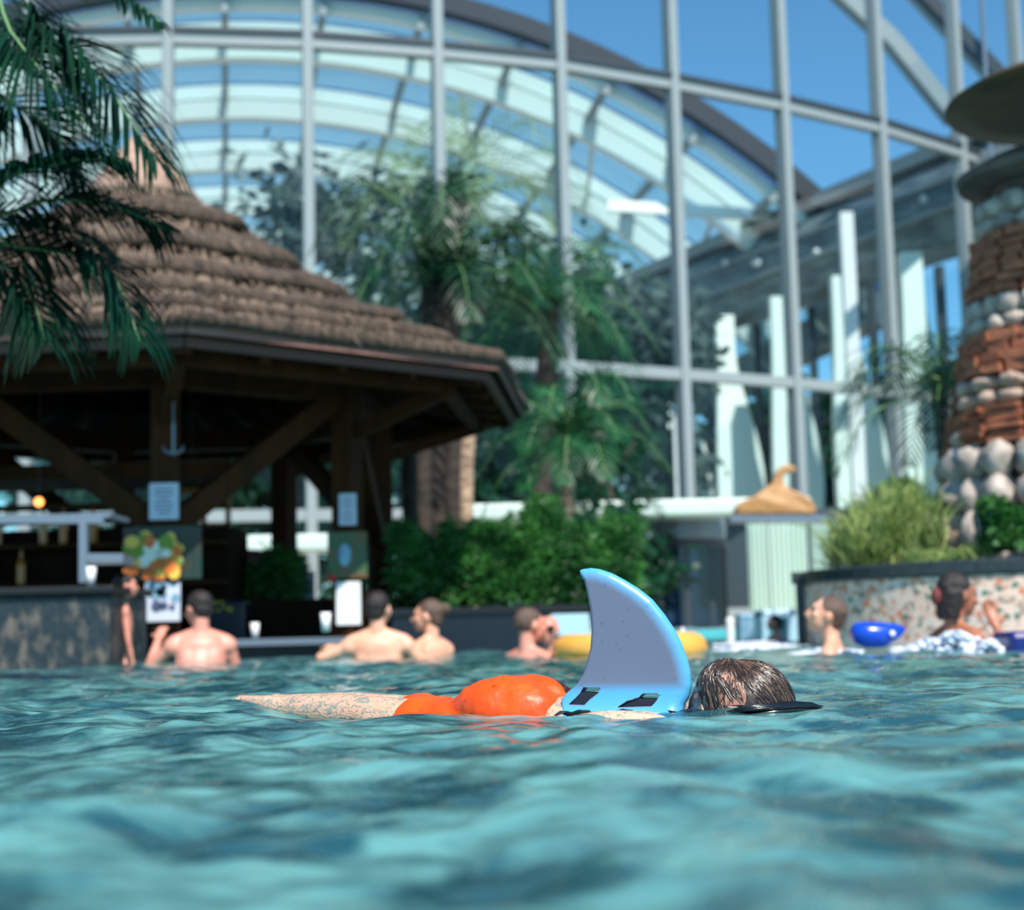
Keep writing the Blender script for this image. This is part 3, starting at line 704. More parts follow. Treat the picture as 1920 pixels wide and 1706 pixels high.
pil = thing('stone_pillar', 'tapering pillar of pale boulders and red slate bands in the planter', 'pillar', (3.95, 11.5, .42))
def pl_left(z):   # left edge follows the survey
    return np.interp(z, [.42, 1.0, 1.5, 2.2, 3.2], [2.96, 3.03, 3.10, 3.22, 3.38])
PX1 = 4.9
core = MB(); 
core.lathe([(.98, .4), (.95, .8), (.85, 1.37), (.74, 1.96), (.66, 2.35), (.48, 3.4)], (4.24, 11.5, 0), 24); core.build('mortar_core', M['mortar'], pil)
rng = random.Random(11)
def zone(z):
    if z < 1.2: return 'b'            # big pale boulders
    if z < 1.35: return 's'
    if z < 1.92: return 'm'
    if z < 2.2: return 'r'
    if z < 2.52: return 'g'
    if z < 2.98: return 'r'
    return 'g'
bld = {'pale': MB(), 'slate': MB(), 'pink': MB()}
z = .42
while z < 3.3:
    zn = zone(z)
    h = {'b': .24, 's': .10, 'm': .13, 'r': .075, 'g': .15}[zn]*rng.uniform(.85, 1.15)
    rad = np.interp(z, [.4, .8, 1.37, 1.96, 2.35, 3.3], [1.02, .98, .87, .76, .68, .52])
    a = rng.uniform(0, .3)
    while a < 2*PI:
        wd = {'b': .26, 's': .2, 'm': .24, 'r': .2, 'g': .17}[zn]*rng.uniform(.7, 1.3)
        an = a+wd/rad/2
        # patches: the mixed zone alternates pale blocks and slate
        kind = {'b': 'pale' if rng.random() < .6 else 'pink', 's': 'slate', 'r': 'slate', 'g': 'pale', 'm': None}[zn]
        if kind is None: kind = 'pink' if noise.noise(V(an*2.6, z*3.6, 3)) > -.0 else 'slate'
        hh = h*(1.0 if kind != 'slate' or zn != 'm' else .9)
        pos = V(4.24+rad*math.cos(an), 11.5+rad*math.sin(an), z+hh/2)
        rt = Matrix.Rotation(an+rng.uniform(-.08,.08), 3, 'Z')
        bb = bld[kind]
        if kind == 'slate':
            nsub = 3 if zn == 'm' else (2 if zn == 's' else 1)
            for q in range(nsub):
                pk = pos+V(0,0,(q-.5*(nsub-1))*hh/nsub)
                bb.box(pk+V(0,0,rng.uniform(-.008,.008)), (.14+rng.uniform(0,.09), wd*rng.uniform(.85,1.05), hh/nsub*rng.uniform(.7,.95)), rot=rt@Matrix.Rotation(rng.uniform(-.06,.06), 3, 'X'))
        else:
            bb.ball(pos, (.11 if zn != 'b' else .14, wd*.53, hh*.56), 10, rot=rt, nz=.35, seed=rng.random()*50)
        a += wd/rad
    z += h*.97
bld['pale'].build('pale_boulders', M['stone'], pil, smooth=True, label='rounded pale grey boulders')
bld['pink'].build('pink_blocks', M['stonep'], pil, smooth=True, label='rough pinkish stone blocks')
bld['slate'].build('slate_bands', M['brick'], pil, label='thin red-brown slate courses')
b = MB(); b.lathe([(0, 3.3), (.45, 3.3), (.5, 3.42), (.62, 3.43), (.74, 3.46), (.76, 3.52), (.5, 3.66), (.2, 3.74), (0, 3.76)], (4.22, 11.5, 0), 28, caps=False); b.build('capital_slab', M['stoned'], pil, label='grey-brown overhanging cap stone')
dl = thing('disc_canopy', 'large round shallow wooden disc canopy above the stone pillar', 'canopy', (4.05, 10.9, 3.9))
dcc = P(2055, 172, 11.0)
b = MB(); b.lathe([(0, .10), (.7, .07), (1.0, .0), (1.08, -.05), (1.07, -.07), (.85, -.06), (.45, -.02), (0, .0)], dcc, 56, caps=False); b.build('disc', M['disc'], dl, smooth=True)
b = MB(); b.tube([dcc+V(0,0,.05), V(dcc.x, 11.4, 3.6)], .08, 10); b.build('stem', M['wood'], dl)
b = MB(); p = P(1846, 100, 12.5); b.tube([V(p.x, p.y, 3.0), p+V(-.0,0,1.4)], .02, 6); tag(b.build('flag_pole', M['greyst']), 'thin pale pole rising behind the round disc canopy', 'pole')

# middle dark planter
mp = thing('navy_planter_wall', 'low navy tiled planter wall in front of the bamboo', 'planter', P(920, 1200, 12.6))
xa, xb = P(735, 1200, 12.6).x, P(1100, 1200, 12.6).x
b = MB(); b.box(((xa+xb)/2, 13.2, -.5), (xb-xa, 1.2, 1.62)); b.build('tiled_wall', M['navy'], mp)
b = MB(); b.box(((xa+xb)/2, 13.2, .335), (xb-xa+.06, 1.26, .05)); b.build('coping', M['black'], mp)
board('info_panel', 1034, 1150, 1104, 1192, 12.585, M['lblue'], 'pale blue panel on the navy planter wall behind the swimmers')
sl_ = thing('pool_slide_block', 'pale blue plastic arch standing in the water with a child in front', 'pool toy', P(1453, 1200, 15.2))
b = MB(); a, c = P(1422, 1205, 15.3), P(1486, 1142, 15.3)
for (x0, x1, z0, z1) in ((a.x, a.x+.07, -.9, c.z), (c.x-.1, c.x, -.9, c.z), (a.x, c.x, c.z-.09, c.z)): b.box(((x0+x1)/2, 15.3, (z0+z1)/2), (x1-x0, .5, z1-z0))
b.build('arch', M['lblue'], sl_, bevel=.03)
b = MB(); b.box(((a.x+c.x)/2, 15.5, c.z-.1), (c.x-a.x, .05, .2)); b.build('back_panel', M['lblue'], sl_)
b = MB(); a, c = P(1384, 1205, 15.9), P(1424, 1150, 15.9); b.box(((a.x+c.x)/2, 15.9, (a.z+c.z)/2-.4), (c.x-a.x, .3, c.z-a.z+.8)); tag(b.build('glass_block_wall', M['lblue2'], bevel=.02), 'mottled blue block wall left of the pale blue arch', 'wall block')
b = MB(); p = P(1369, 1180, 15.0); b.capsule((p.x, p.y, -1.2), (p.x, p.y, p.z+.08), .04, .04, 12); tag(b.build('bollard', M['white'], smooth=True), 'short white post standing in the water beside the mottled blue block', 'post')

# swim ring
ry = P(1180, 1216, 9.3); sr = thing('swim_ring', 'yellow inflatable swim ring floating behind the shark fin', 'swim ring', (ry.x, ry.y, 0))
b = MB(); n1, n2 = 40, 14; vs = []; fs = []
for i in range(n1):
    a = 2*PI*i/n1
    for j in range(n2):
        t = 2*PI*j/n2; r = .36+.105*math.cos(t); vs.append(V(ry.x+r*1.0*math.cos(a), ry.y+r*math.sin(a), .035+.095*math.sin(t)))
for i in range(n1):
    for j in range(n2): fs.append((i*n2+j, ((i+1) % n1)*n2+j, ((i+1) % n1)*n2+(j+1) % n2, i*n2+(j+1) % n2))
b.add(vs, fs); b.build('inflated_tube', M['yellow'], sr, smooth=True)
b = MB(); b.capsule((ry.x+.3, ry.y-.2, .12), (ry.x+.3, ry.y-.2, .145), .012, .01, 8); b.build('valve', M['white'], sr)
# blue floats on the right
fl = thing('blue_float', 'glossy royal blue float with white valve beside the pale-faced man', 'float', P(1645, 1190, 7.9))
b = MB(); pts = [P(1592,1182,7.9), P(1610,1180,7.9), P(1640,1184,7.9), P(1668,1186,7.9), P(1692,1178,7.9)]
b.tube([P(1596,1186,7.9), P(1603,1186,7.9), P(1625,1190,7.9), P(1655,1190,7.9), P(1675,1185,7.9), P(1690,1180,7.9), P(1697,1178,7.9)], [.03,.052,.068,.064,.045,.025,.008], 18, sq=(1,1)); b.build('float_body', M['blue'], fl, smooth=True)
b = MB(); b.ball(P(1673,1188,7.83), .016, 10); b.build('valve', M['white'], fl, smooth=True)
p0 = P(1878, 1180, 7.7); b = MB(); b.box((p0.x+.2, p0.y, .03), (.42, .3, .13)); tag(b.build('float_mat', M['bluedark'], bevel=.03), 'dark blue float block right of the woman holding her hand to her mouth', 'float')

# foam
def foam(name, x0, x1, Y0, Y1, hgt, label, seed, n=240):
    b = MB(); rng = random.Random(seed)
    for _ in range(n):
        Y = rng.uniform(Y0, Y1); x = (rng.uniform(x0, x1)-960)/F_PX*Y; e = 1-abs((x*F_PX/Y+960-(x0+x1)/2)/((x1-x0)/2))
        r = rng.uniform(.006, .022); b.ball((x, Y, hgt*max(.15, e)*rng.random()*.8-.012), (r*1.5, r*1.5, r), 7, nz=.5, seed=rng.random()*40)
    return tag(b.build(name, M['foam'], smooth=True), label, 'foam', kind='stuff')
foam('bubbling_foam', 1660, 1900, 7.6, 8.4, .14, 'white bubbling water foam around the woman on the right', 1, 1500)
foam('bubbling_foam', 1325, 1500, 10.0, 13.5, .04, 'white churned water foam in front of the pale blue arch', 2, 900)
foam('bubbling_foam', 1470, 1600, 8.0, 8.7, .03, 'thin white foam around the shoulders of the pale-faced man', 3, 400)

# ------------------------------------------------------------------ plants
def frond(rb, lb, pts, L, n=34, wid=.028, droop=.35, side=None, spread=1.0, rr=.014, rng=random):
    """pts: control points of the rachis; leaflets on both sides"""
    pts = [Vector(p) for p in pts]
    def cr(t):
        t = t*(len(pts)-1); i = min(int(t), len(pts)-2); u = t-i
        p0 = pts[max(i-1, 0)]; p1 = pts[i]; p2 = pts[i+1]; p3 = pts[min(i+2, len(pts)-1)]
        return .5*((2*p1)+(p2-p0)*u+(2*p0-5*p1+4*p2-p3)*u*u+(3*p1-p0-3*p2+p3)*u**3)
    cur = [cr(k/16) for k in range(17)]
    rb.tube(cur, [rr*(1-.8*k/16) for k in range(17)], 6)
    for k in range(n):
        t = .06+.94*k/(n-1); p = cr(t); d = (cr(min(1, t+.02))-cr(t-.02)).normalized()
        sd = d.cross(V(0,0,1)); sd = sd.normalized() if sd.length > .05 else V(1,0,0)
        if side: sd = (sd*.4+Vector(side)*.8).normalized()
        up = sd.cross(d).normalized()
        ll = L*(math.sin(PI*min(1, .12+t*.86))**.6)*rng.uniform(.85, 1.1)
        for s in (-1, 1):
            dr = (sd*s*spread*.8+d*(.45+.6*t)+up*rng.uniform(-.1,.4)).normalized()
            w1 = dr.cross(up).normalized()*wid/2
            q1 = p+dr*ll*.35; q2 = p+dr*ll*.7+V(0,0,-droop*ll*.22); q3 = p+dr*ll*.95+V(0,0,-droop*ll*.6)
            lb.add([p-w1*.4, p+w1*.4, q1-w1, q1+w1, q2-w1*.8, q2+w1*.8, q3], [(0,1,3,2),(2,3,5,4),(4,5,6)])
def palm(name, label, base, top, crown_r, nfr, L, leafm, trunkm=None, seed=0, tr=(.14,.09), updown=(-.5,.9), wid=.05, n=30, group=None, droop=.5):
    rng = random.Random(seed); base, top = Vector(base), Vector(top)
    t = thing(name, label, 'palm tree', base, group)
    b = MB(); m = 14; pts = []; rr = []
    for k in range(m+1):
        u = k/m; pts.append(base.lerp(top, u)+V(.06*math.sin(u*3+seed), 0, 0)); rr.append((tr[0]+(tr[1]-tr[0])*u)*(1+.10*(k % 2)))
    b.tube(pts, rr, 12); b.build('trunk', trunkm or M['trunk'], t, smooth=True)
    for k in range(nfr):
        a = 2*PI*k/nfr*1.0+rng.uniform(-.3,.3)+k*2.4; el = updown[0]+(updown[1]-updown[0])*((k*.618) % 1)
        R_ = crown_r*rng.uniform(.8, 1.1); d = V(math.cos(a), math.sin(a), 0)
        p1 = top+d*R_*.33*math.cos(el*.6)+V(0,0,R_*.33*math.sin(el)+R_*.12)
        p2 = top+d*R_*.7*math.cos(el*.5)+V(0,0,R_*.55*math.sin(el)+R_*.06)
        p3 = top+d*R_*(.95)*math.cos(el*.5)+V(0,0,R_*.6*math.sin(el)-R_*.28)
        rb, lb = MB(), MB(); frond(rb, lb, [top, p1, p2, p3], L, n, wid, droop, rng=rng)
        f = rb.build('frond', M['rachis'], t, smooth=True); lb.build('leaflets', leafm, f)
    return t
palm('palm_tree', 'large dark green bushy palm rising behind the right roof edge of the pavilion', (P(820,1180,18).x, 18, .1), P(832, 530, 18), 1.75, 38, .5, M['leafd'], M['bark'], 1, (.26,.22), (-.8,1.5), .03, 25)
palm('palm_tree', 'smaller palm with pale knobbly trunk standing in the bamboo behind the shark fin', (P(1062,1180,15.5).x, 15.5, .1), P(1072, 815, 15.5), 1.0, 24, .36, M['leafm'], M['trunk'], 2, (.13,.07), (-.9,1.1), .022, 24)
palm('palm_tree', 'dark palm leaning out beside the left edge of the stone pillar', (P(1800,1100,14.5).x, 14.0, .2), P(1765, 725, 14.2), 1.15, 22, .38, M['leafd'], M['bark'], 3, (.1,.07), (-.7,.8), .02, 24)
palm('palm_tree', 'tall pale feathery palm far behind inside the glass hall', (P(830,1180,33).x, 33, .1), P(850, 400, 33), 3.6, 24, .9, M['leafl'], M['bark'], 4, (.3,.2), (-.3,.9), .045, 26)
palm('palm_tree', 'green palm with drooping fronds just right of the bushy dark palm', (P(1010,1180,20).x, 20, .1), P(1020, 560, 20), 1.5, 22, .5, M['leafm'], M['bark'], 5, (.16,.12), (-.9,.7), .026, 24)
# foreground palm at top left (crown outside the frame, fronds hang in)
fg = thing('palm_tree', 'near palm whose dark feathery fronds hang in from the top left', 'palm tree', (-2.6, 5.4, 0))
tp = V(-2.55, 5.4, 1.95)
b = MB(); b.tube([V(-2.6,5.4,-1.3), V(-2.58,5.4,0), V(-2.57,5.4,1), tp], [.14,.13,.11,.12], 14); b.build('trunk', M['trunk'], fg, smooth=True)
ff = [ # pixel path, depths, leaflet length, n, side dir, dark?
 ([(-330,190),(2,118),(111,86),(197,158),(290,300)], (5.4,5.3,5.2,5.1), .36, 44, None, .0),
 ([(-330,150),(-60,-40),(20,60),(90,150),(232,310)], (5.4,5.1,5.0,5.0), .30, 40, None, .0),
 ([(-330,230),(-60,330),(60,318),(150,298),(225,303)], (5.4,5.3,5.2,5.2), .20, 46, None, .0),
 ([(-330,240),(-60,400),(90,375),(210,385),(310,430)], (5.4,5.5,5.5,5.6), .26, 40, None, .1),
 ([(-330,250),(-40,440),(90,470),(200,500),(262,640)], (5.4,5.5,5.4,5.3), .30, 40, None, .2),
 ([(-330,120),(-20,-60),(130,-40),(230,-5),(305,45)], (5.4,5.2,5.1,5.0), .13, 40, None, .0),
 ([(-330,260),(-100,480),(10,500),(60,560),(85,640)], (5.4,5.5,5.4,5.3), .28, 34, None, .2),
 ([(-330,200),(-80,180),(30,200),(100,250),(150,330)], (5.4,5.6,5.7,5.7), .34, 38, None, .0),
 ([(-330,200),(-100,60),(20,40),(80,80),(130,140)], (5.4,5.8,5.8,5.8), .30, 36, None, .0),
 ([(-330,260),(-120,380),(0,420),(120,430),(200,470)], (5.4,5.8,5.8,5.8), .26, 36, None, .0),
]
rng = random.Random(21)
for path, ds, L, n, sd, _ in ff:
    ds = (5.4,)+tuple(ds)
    pts = [P(x, y, d) for (x, y), d in zip(path, ds)]; pts[0] = tp
    rb, lb = MB(), MB(); frond(rb, lb, pts, L*1.25, int(n*2.0), .016, .9, rng=rng, rr=.010, spread=.9)
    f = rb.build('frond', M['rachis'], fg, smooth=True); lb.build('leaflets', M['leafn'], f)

def clump(mb, c, rx, ry, h, n, L, wid, rng, up=.9):
    for _ in range(n):
        a = rng.uniform(0, 2*PI); r = math.sqrt(rng.random()); p = V(c[0]+rx*r*math.cos(a), c[1]+ry*r*math.sin(a), c[2]+h*rng.random())
        d = V(rng.gauss(0,1), rng.gauss(0,1), rng.gauss(up,.6)).normalized(); sd = d.cross(V(rng.gauss(0,1), rng.gauss(0,1), .1)).normalized()*wid*.5
        l = L*rng.uniform(.6, 1.2); q = p+d*l*.5; e = p+d*l+V(0,0,-l*.25)
        mb.add([p, q-sd, e, q+sd], [(0,1,2,3)])
def hedge(name, px0, px1, Y, z0, z1, n, m_, label, seed, L=.15, wid=.02, dep=.35, up=.9):
    rng = random.Random(seed); b = MB(); a, c = (px0-960)/F_PX*Y, (px1-960)/F_PX*Y; n = int(n*1.3)
    for _ in range(n):
        x = rng.uniform(a, c); hh = (z1-z0)*(.70+.42*noise.noise(V(x*2.2, seed, 0))+.30*noise.noise(V(x*8, seed, 2)))
        zz = z0+hh*rng.random()**.7; y = Y+rng.uniform(-dep, dep)
        clump(b, (x, y, zz), .01, .01, .01, 1, L, wid, rng, up)
    for x in np.arange(a, c, .09):
        hh = (z1-z0)*(.6+.3*noise.noise(V(x*2.2, seed, 0))); y = Y+rng.uniform(-dep, dep)
        b.tube([V(x, y, z0-.05), V(x+rng.uniform(-.08,.08), y, z0+hh)], .008, 4)
    return tag(b.build(name, m_), label, 'hedge', kind='stuff')
hedge('bamboo_hedge', 735, 1185, 13.3, .34, 1.3, 15000, M['bamboo'], 'bright green leafy bamboo growing in the navy planter', 1)
hedge('bamboo_hedge', 330, 560, 14.2, .2, 1.05, 6500, M['bamboo'], 'green bamboo seen between the pavilion posts', 2)
hedge('planter_grass', 1565, 1735, 11.6, .42, 1.2, 1500, M['grass'], 'pale green grasses growing on the mosaic planter left of the pillar', 3, .38, .014, .5, 3.2)
hedge('low_planting', 1700, 1840, 10.4, .42, .62, 500, M['grass'], 'low yellow-green grasses at the foot of the stone pillar', 4, .16, .014, .15, 2.5)
hedge('leafy_shrub', 1850, 1990, 10.3, .6, 1.02, 3500, M['shrub'], 'dense dark green shrub in front of the stone pillar at the right edge', 5, .07, .05, .2)
hedge('upright_plant', 1655, 1725, 12.2, .42, 1.5, 2200, M['bamboo'], 'tall upright green plant behind the planter grasses', 6, .12, .03, .2)

def tree(px, Y, top_py, w, m_, label, seed, n=2600, L=.5, wid=.22, low=.35):
    rng = random.Random(seed); x = (px-960)/F_PX*Y; zt = P(px, top_py, Y).z
    t = thing('leafy_tree', label, 'tree', (x, Y, .1))
    b = MB(); b.tube([V(x, Y, .1), V(x+.1, Y, zt*.5), V(x, Y, zt*.8)], [.16,.12,.05], 8)
    for k in range(7):
        a = k*2.4; z0 = zt*(.35+.06*k); b.tube([V(x, Y, z0), V(x+w*.5*math.cos(a), Y+w*.5*math.sin(a), z0+zt*.18)], [.05,.015], 6)
    b.build('trunk', M['bark'], t, smooth=True)
    b = MB(); blobs = [(V(x+rng.uniform(-w,w)*.6, Y+rng.uniform(-w,w)*.5, zt*(low+(1-low)*rng.random()**.8)-.4), w*rng.uniform(.25,.45)) for _ in range(16)]
    for _ in range(n):
        c, r = rng.choice(blobs); clump(b, c+V(rng.gauss(0,r*.6), rng.gauss(0,r*.6), rng.gauss(0,r*.5)), .05, .05, .05, 1, L, wid, rng, .3)
    b.build('foliage', m_, t, kind='stuff')
    return t
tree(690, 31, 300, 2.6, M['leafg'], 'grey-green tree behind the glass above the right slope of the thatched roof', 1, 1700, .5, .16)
tree(900, 34, 430, 2.6, M['leafd'], 'dark green tree filling the glass behind the two palms', 2, 3000)
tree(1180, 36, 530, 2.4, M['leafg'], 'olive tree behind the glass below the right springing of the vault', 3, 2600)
tree(1010, 32, 600, 2.4, M['leafd'], 'dark leafy tree low behind the facade and the small palm', 4, 3600, .45, .2, .15)
tree(770, 31, 640, 2.0, M['leafd'], 'dark leafy tree directly behind the right posts of the pavilion', 5, 3200, .4, .18, .1)
tree(560, 30, 760, 2.2, M['leafd'], 'dark leafy tree seen through the pavilion left of the second post', 6, 2600, .4, .18, .1)
tree(250, 30, 800, 3.0, M['leafd'], 'dark leafy tree seen deep inside the left half of the pavilion', 7, 2400, .4, .2, .1)
tree(1130, 24.0, 760, 1.2, M['leafd'], 'dark green bush-like tree between the small palm and the revolving door', 8, 2200, .3, .14, .2)
for k, (px, Y) in enumerate(((795, 17), (850, 16.5), (875, 17.5), (770, 16.0))):
    b = MB(); x = (px-960)/F_PX*Y; rng = random.Random(k+50)
    pts = [V(x+.03*math.sin(j), Y, .1+j*.33) for j in range(9)]; b.tube(pts, [.085*(1+.15*(j % 2)) for j in range(9)], 10)
    o = b.build('bare_palm', [M['bark'], M['trunk']][k == 2], smooth=True)
    tag(o, ['dark bare palm stem behind the pavilion corner', 'dark bare palm stem in the middle of the bamboo', 'lighter bare palm stem in the middle of the bamboo', 'thin dark palm stem beside the rearmost pavilion post'][k], 'palm')
# distant tree belt beyond the wing
for k, (px, Y, tp_) in enumerate(((1330, 70, 820), (1480, 66, 790), (1640, 62, 760), (1820, 60, 740))):
    tree(px, Y, tp_, 4.5, M['leafd'], ['far dark tree beyond the wing columns nearest the revolving door', 'far dark tree beyond the wing behind the wooden sculpture', 'far dark tree beyond the wing above the planter grasses', 'far dark tree beyond the wing behind the stone pillar'][k], 20+k, 2200, 1.2, .6, .1)

# ------------------------------------------------------------------ people
def head_prims(b, H, rot, s=1.0):
    """H centre of the skull, rot: face looks along rot @ +Y"""
    def q(x, y, z): return H+rot@(V(x, y, z)*s)
    b.ball(q(0,-.012,.018), (.074*s,.094*s,.088*s), 18, rot=rot)
    b.ball(q(0,.032,-.035), (.058*s,.064*s,.066*s), 16, rot=rot)
    b.ball(q(0,.062,-.086), (.030*s,.026*s,.022*s), 12, rot=rot)          # chin
    b.capsule(q(0,.088,.012), q(0,.110,-.028), .010*s, .015*s, 10)        # nose
    b.capsule(q(-.035,.078,.030), q(.035,.078,.030), .013*s, .013*s, 10)  # brow
    b.capsule(q(-.018,.086,-.058), q(.018,.086,-.058), .009*s, .009*s, 8)  # lips
    for sx in (-1, 1):
        b.ball(q(.044*sx,.066,-.018), (.022*s,.02*s,.02*s), 10, rot=rot)   # cheek
        b.ball(q(.078*sx,-.008,-.008), (.010*s,.020*s,.032*s), 10, rot=rot)  # ear
def hand_prims(b, wrist, dirn, up, s=1.0, curl=.35):
    d = dirn.normalized(); sd = d.cross(up).normalized(); u = sd.cross(d)
    pal = wrist+d*.045*s
    rot = Matrix((sd, d, u)).transposed()
    b.ball(pal, (.040*s,.052*s,.017*s), 12, rot=rot)
    for i, (o, L) in enumerate(((-.030,.062),(-.010,.074),(.011,.070),(.031,.054))):
        r0 = pal+d*.040*s+sd*o*s; c1 = d*math.cos(curl)-u*math.sin(curl); c2 = d*math.cos(curl*2)-u*math.sin(curl*2)
        k1 = r0+c1*L*.5*s; k2 = k1+c2*L*.55*s
        b.capsule(r0, k1, .0095*s, .0088*s, 8); b.capsule(k1, k2, .0088*s, .007*s, 8)
    t0 = wrist+d*.02*s-sd*.032*s; t1 = t0+(d*.6-sd*.7-u*.25).normalized()*.036*s; t2 = t1+(d*.9-sd*.2-u*.4).normalized()*.03*s
    b.capsule(t0, t1, .012*s, .010*s, 8); b.capsule(t1, t2, .010*s, .008*s, 8)
def person(label, loc, top, yaw, skin, s=1.0, hyaw=0, hpitch=0, arms=None, hair=None, lean=0.0, slim=1.0, voxel=.011, extras=None):
    """loc (x,y), top = z of the crown, yaw: 0 faces +Y (away), radians ccw"""
    T = thing('person', label, 'person', (loc[0], loc[1], top-1.60*s))
    Rz = Matrix.Rotation(yaw, 3, 'Z'); Rl = Rz@Matrix.Rotation(lean, 3, 'X')
    sh = V(loc[0], loc[1], top-.305*s)          # between the shoulders
    def q(x, y, z): return sh+Rl@(V(x*slim, y*slim, z)*s)
    def g(x, y, z): return sh+Rz@(V(x*slim, y*slim, z)*s)
    b = MB()
    rotT = Rl
    b.ball(q(0,.0,-.16), (.155*s*slim,.095*s*slim,.21*s), 18, rot=rotT)       # chest
    b.ball(q(0,-.02,-.05), (.15*s*slim,.075*s*slim,.10*s), 16, rot=rotT)    # upper back
    b.ball(q(0,.0,-.36), (.13*s*slim,.088*s*slim,.17*s), 16, rot=rotT)
    b.ball(q(0,-.005,-.52), (.155*s*slim,.105*s*slim,.12*s), 16, rot=rotT)
    for sx in (-1, 1):
        b.ball(q(.168*sx,-.005,-.035), (.056*s*slim,.056*s*slim,.06*s), 12, rot=rotT)
        b.capsule(q(.04*sx,-.01,.045), q(.15*sx,-.005,-.005), .038*s*slim, .046*s*slim, 12)
        b.ball(q(.07*sx,-.055,-.12), (.06*s*slim,.03*s*slim,.09*s), 12, rot=rotT)   # shoulder blade
        hip = q(.085*sx,0,-.58); kn = hip+Rz@V(.01*sx, .22, -.30)*s; an = kn+Rz@V(0,-.18,-.34)*s
        an.z = max(an.z, -1.2)
        b.capsule(hip, kn, .080*s*slim, .055*s*slim, 14); b.capsule(kn, an, .056*s*slim, .036*s*slim, 12)
        b.capsule(an+V(0,0,-.02), an+Rz@V(0,.15,-.03)*s, .033*s, .024*s, 10)
    HR = Rz@Matrix.Rotation(hyaw, 3, 'Z')@Matrix.Rotation(hpitch, 3, 'X')
    H = q(0,.0,0)+V(0,0,.205*s)+(Rz@Matrix.Rotation(hyaw,3,'Z'))@V(0,.02*s,0)
    b.capsule(q(0,-.015,.0), H+HR@V(0,-.03,-.05)*s, .052*s, .048*s, 14)
    head_prims(b, H, HR, s)
    arms = arms or {}
    for sx, key in ((-1, 'L'), (1, 'R')):
        el, wr = arms.get(key, ((.23*sx,.03,-.30), (.20*sx,.20,-.46)))
        a, e, w_ = q(.172*sx, -.005, -.035), g(*el), g(*wr)
        b.capsule(a, e, .043*s*slim, .035*s*slim, 12); b.capsule(e, w_, .035*s*slim, .024*s*slim, 12)
        hand_prims(b, w_, w_-e, V(0,0,1) if abs((w_-e).normalized().z) < .9 else V(0,1,0), s)
    remeshed('body', b, skin, voxel, T, 5)
    # eyes
    for sx in (-1, 1):
        e = MB(); e.ball(H+HR@(V(.030*sx,.081,.008)*s), .011*s, 8); e.build('eye', M['black'], T, smooth=True)
    if hair:
        kind, hm = hair
        hb = MB()
        hb.ball(H+HR@(V(0,-.026,.030)*s), (.081*s,.094*s,.088*s), 18, rot=HR)
        if kind == 'short': hb.ball(H+HR@(V(0,-.055,-.01)*s), (.066*s,.058*s,.07*s), 14, rot=HR)
        if kind == 'crop': hb = MB(); hb.ball(H+HR@(V(0,-.022,.026)*s), (.0775*s,.094*s,.086*s), 18, rot=HR)
        if kind == 'bun':
            hb.ball(H+HR@(V(0,-.055,-.01)*s), (.068*s,.06*s,.075*s), 14, rot=HR); hb.ball(H+HR@(V(0,-.125,.045)*s), .042*s, 12)
        if kind in ('long', 'wetlong'):
            for k in range(9):
                a = -1.2+2.4*k/8
                p = H+HR@(V(math.sin(a)*.072, -math.cos(a)*.078-.015, .0)*s)
                hb.capsule(p, p+V(0,0,-(.17 if kind == 'long' else .12)*s)+HR@(V(0,-.01,0)), .026*s, .014*s, 8)
        ho = remeshed('hair', hb, hm, .009*s, T, 1)
        dsp = ho.modifiers.new('d', 'DISPLACE'); tx = bpy.data.textures.get('hairtex') or bpy.data.textures.new('hairtex', 'CLOUDS'); tx.noise_scale = .03
        dsp.texture = tx; dsp.strength = .012*s; dsp.mid_level = .5
    return T, H, HR, q
def px2(px, Y): return (px-960)/F_PX*Y
def topz(px, py, Y): return P(px, py, Y).z
# 1 man with black hair at the bar
person('bare-backed person with short black hair bent towards the posters on the front post', (px2(368, 9.7)+.0, 9.75), topz(375, 1112, 9.75), .25, M['skin_pink'], .98,
       hyaw=.5, hpitch=-.25, hair=('short', M['hair_dark']), lean=-.35, arms={'L': ((-.30,.06,-.16), (-.24,.22,.02)), 'R': ((.24,.05,-.28),(.16,.25,-.4))}, slim=1.05)
# 2 slim child by the stone counter
person('slim child with dark hair standing beside the end of the stone bar counter', (px2(228, 10.15), 10.15), topz(228, 1078, 10.15), -1.2, M['skin_pink'], .72,
       hair=('short', M['hair_dark']), slim=.85, arms={'L': ((-.21,.02,-.28), (-.20,.08,-.52)), 'R': ((.21,.02,-.28),(.20,.08,-.52))})
# 3, 4 the couple
person('man with short dark hair and bare broad back stretching his left arm to a cup', (px2(702, 9.95), 9.95), topz(700, 1112, 9.95), .0, M['skin'], 1.0,
       hyaw=-.35, hair=('short', M['hair_dark']), slim=1.1, arms={'L': ((-.34,.03,-.10), (-.30-.02,.05,-.03)) if False else ((-.33,.0,-.10), (-.42+.11,.12,-.05)), 'R': ((.30,.02,-.2),(.36,.12,-.22))})
person('woman with dark brown hair tied back leaning beside the broad-backed man', (px2(800, 10.15), 10.15), topz(790, 1128, 10.15), .9, M['skin'], .95,
       hyaw=.5, hair=('bun', M['hair_brown']), slim=.95, lean=-.15, arms={'L': ((-.26,.08,-.14), (-.22,.3,-.10)), 'R': ((.22,.02,-.28),(.18,.12,-.5))})
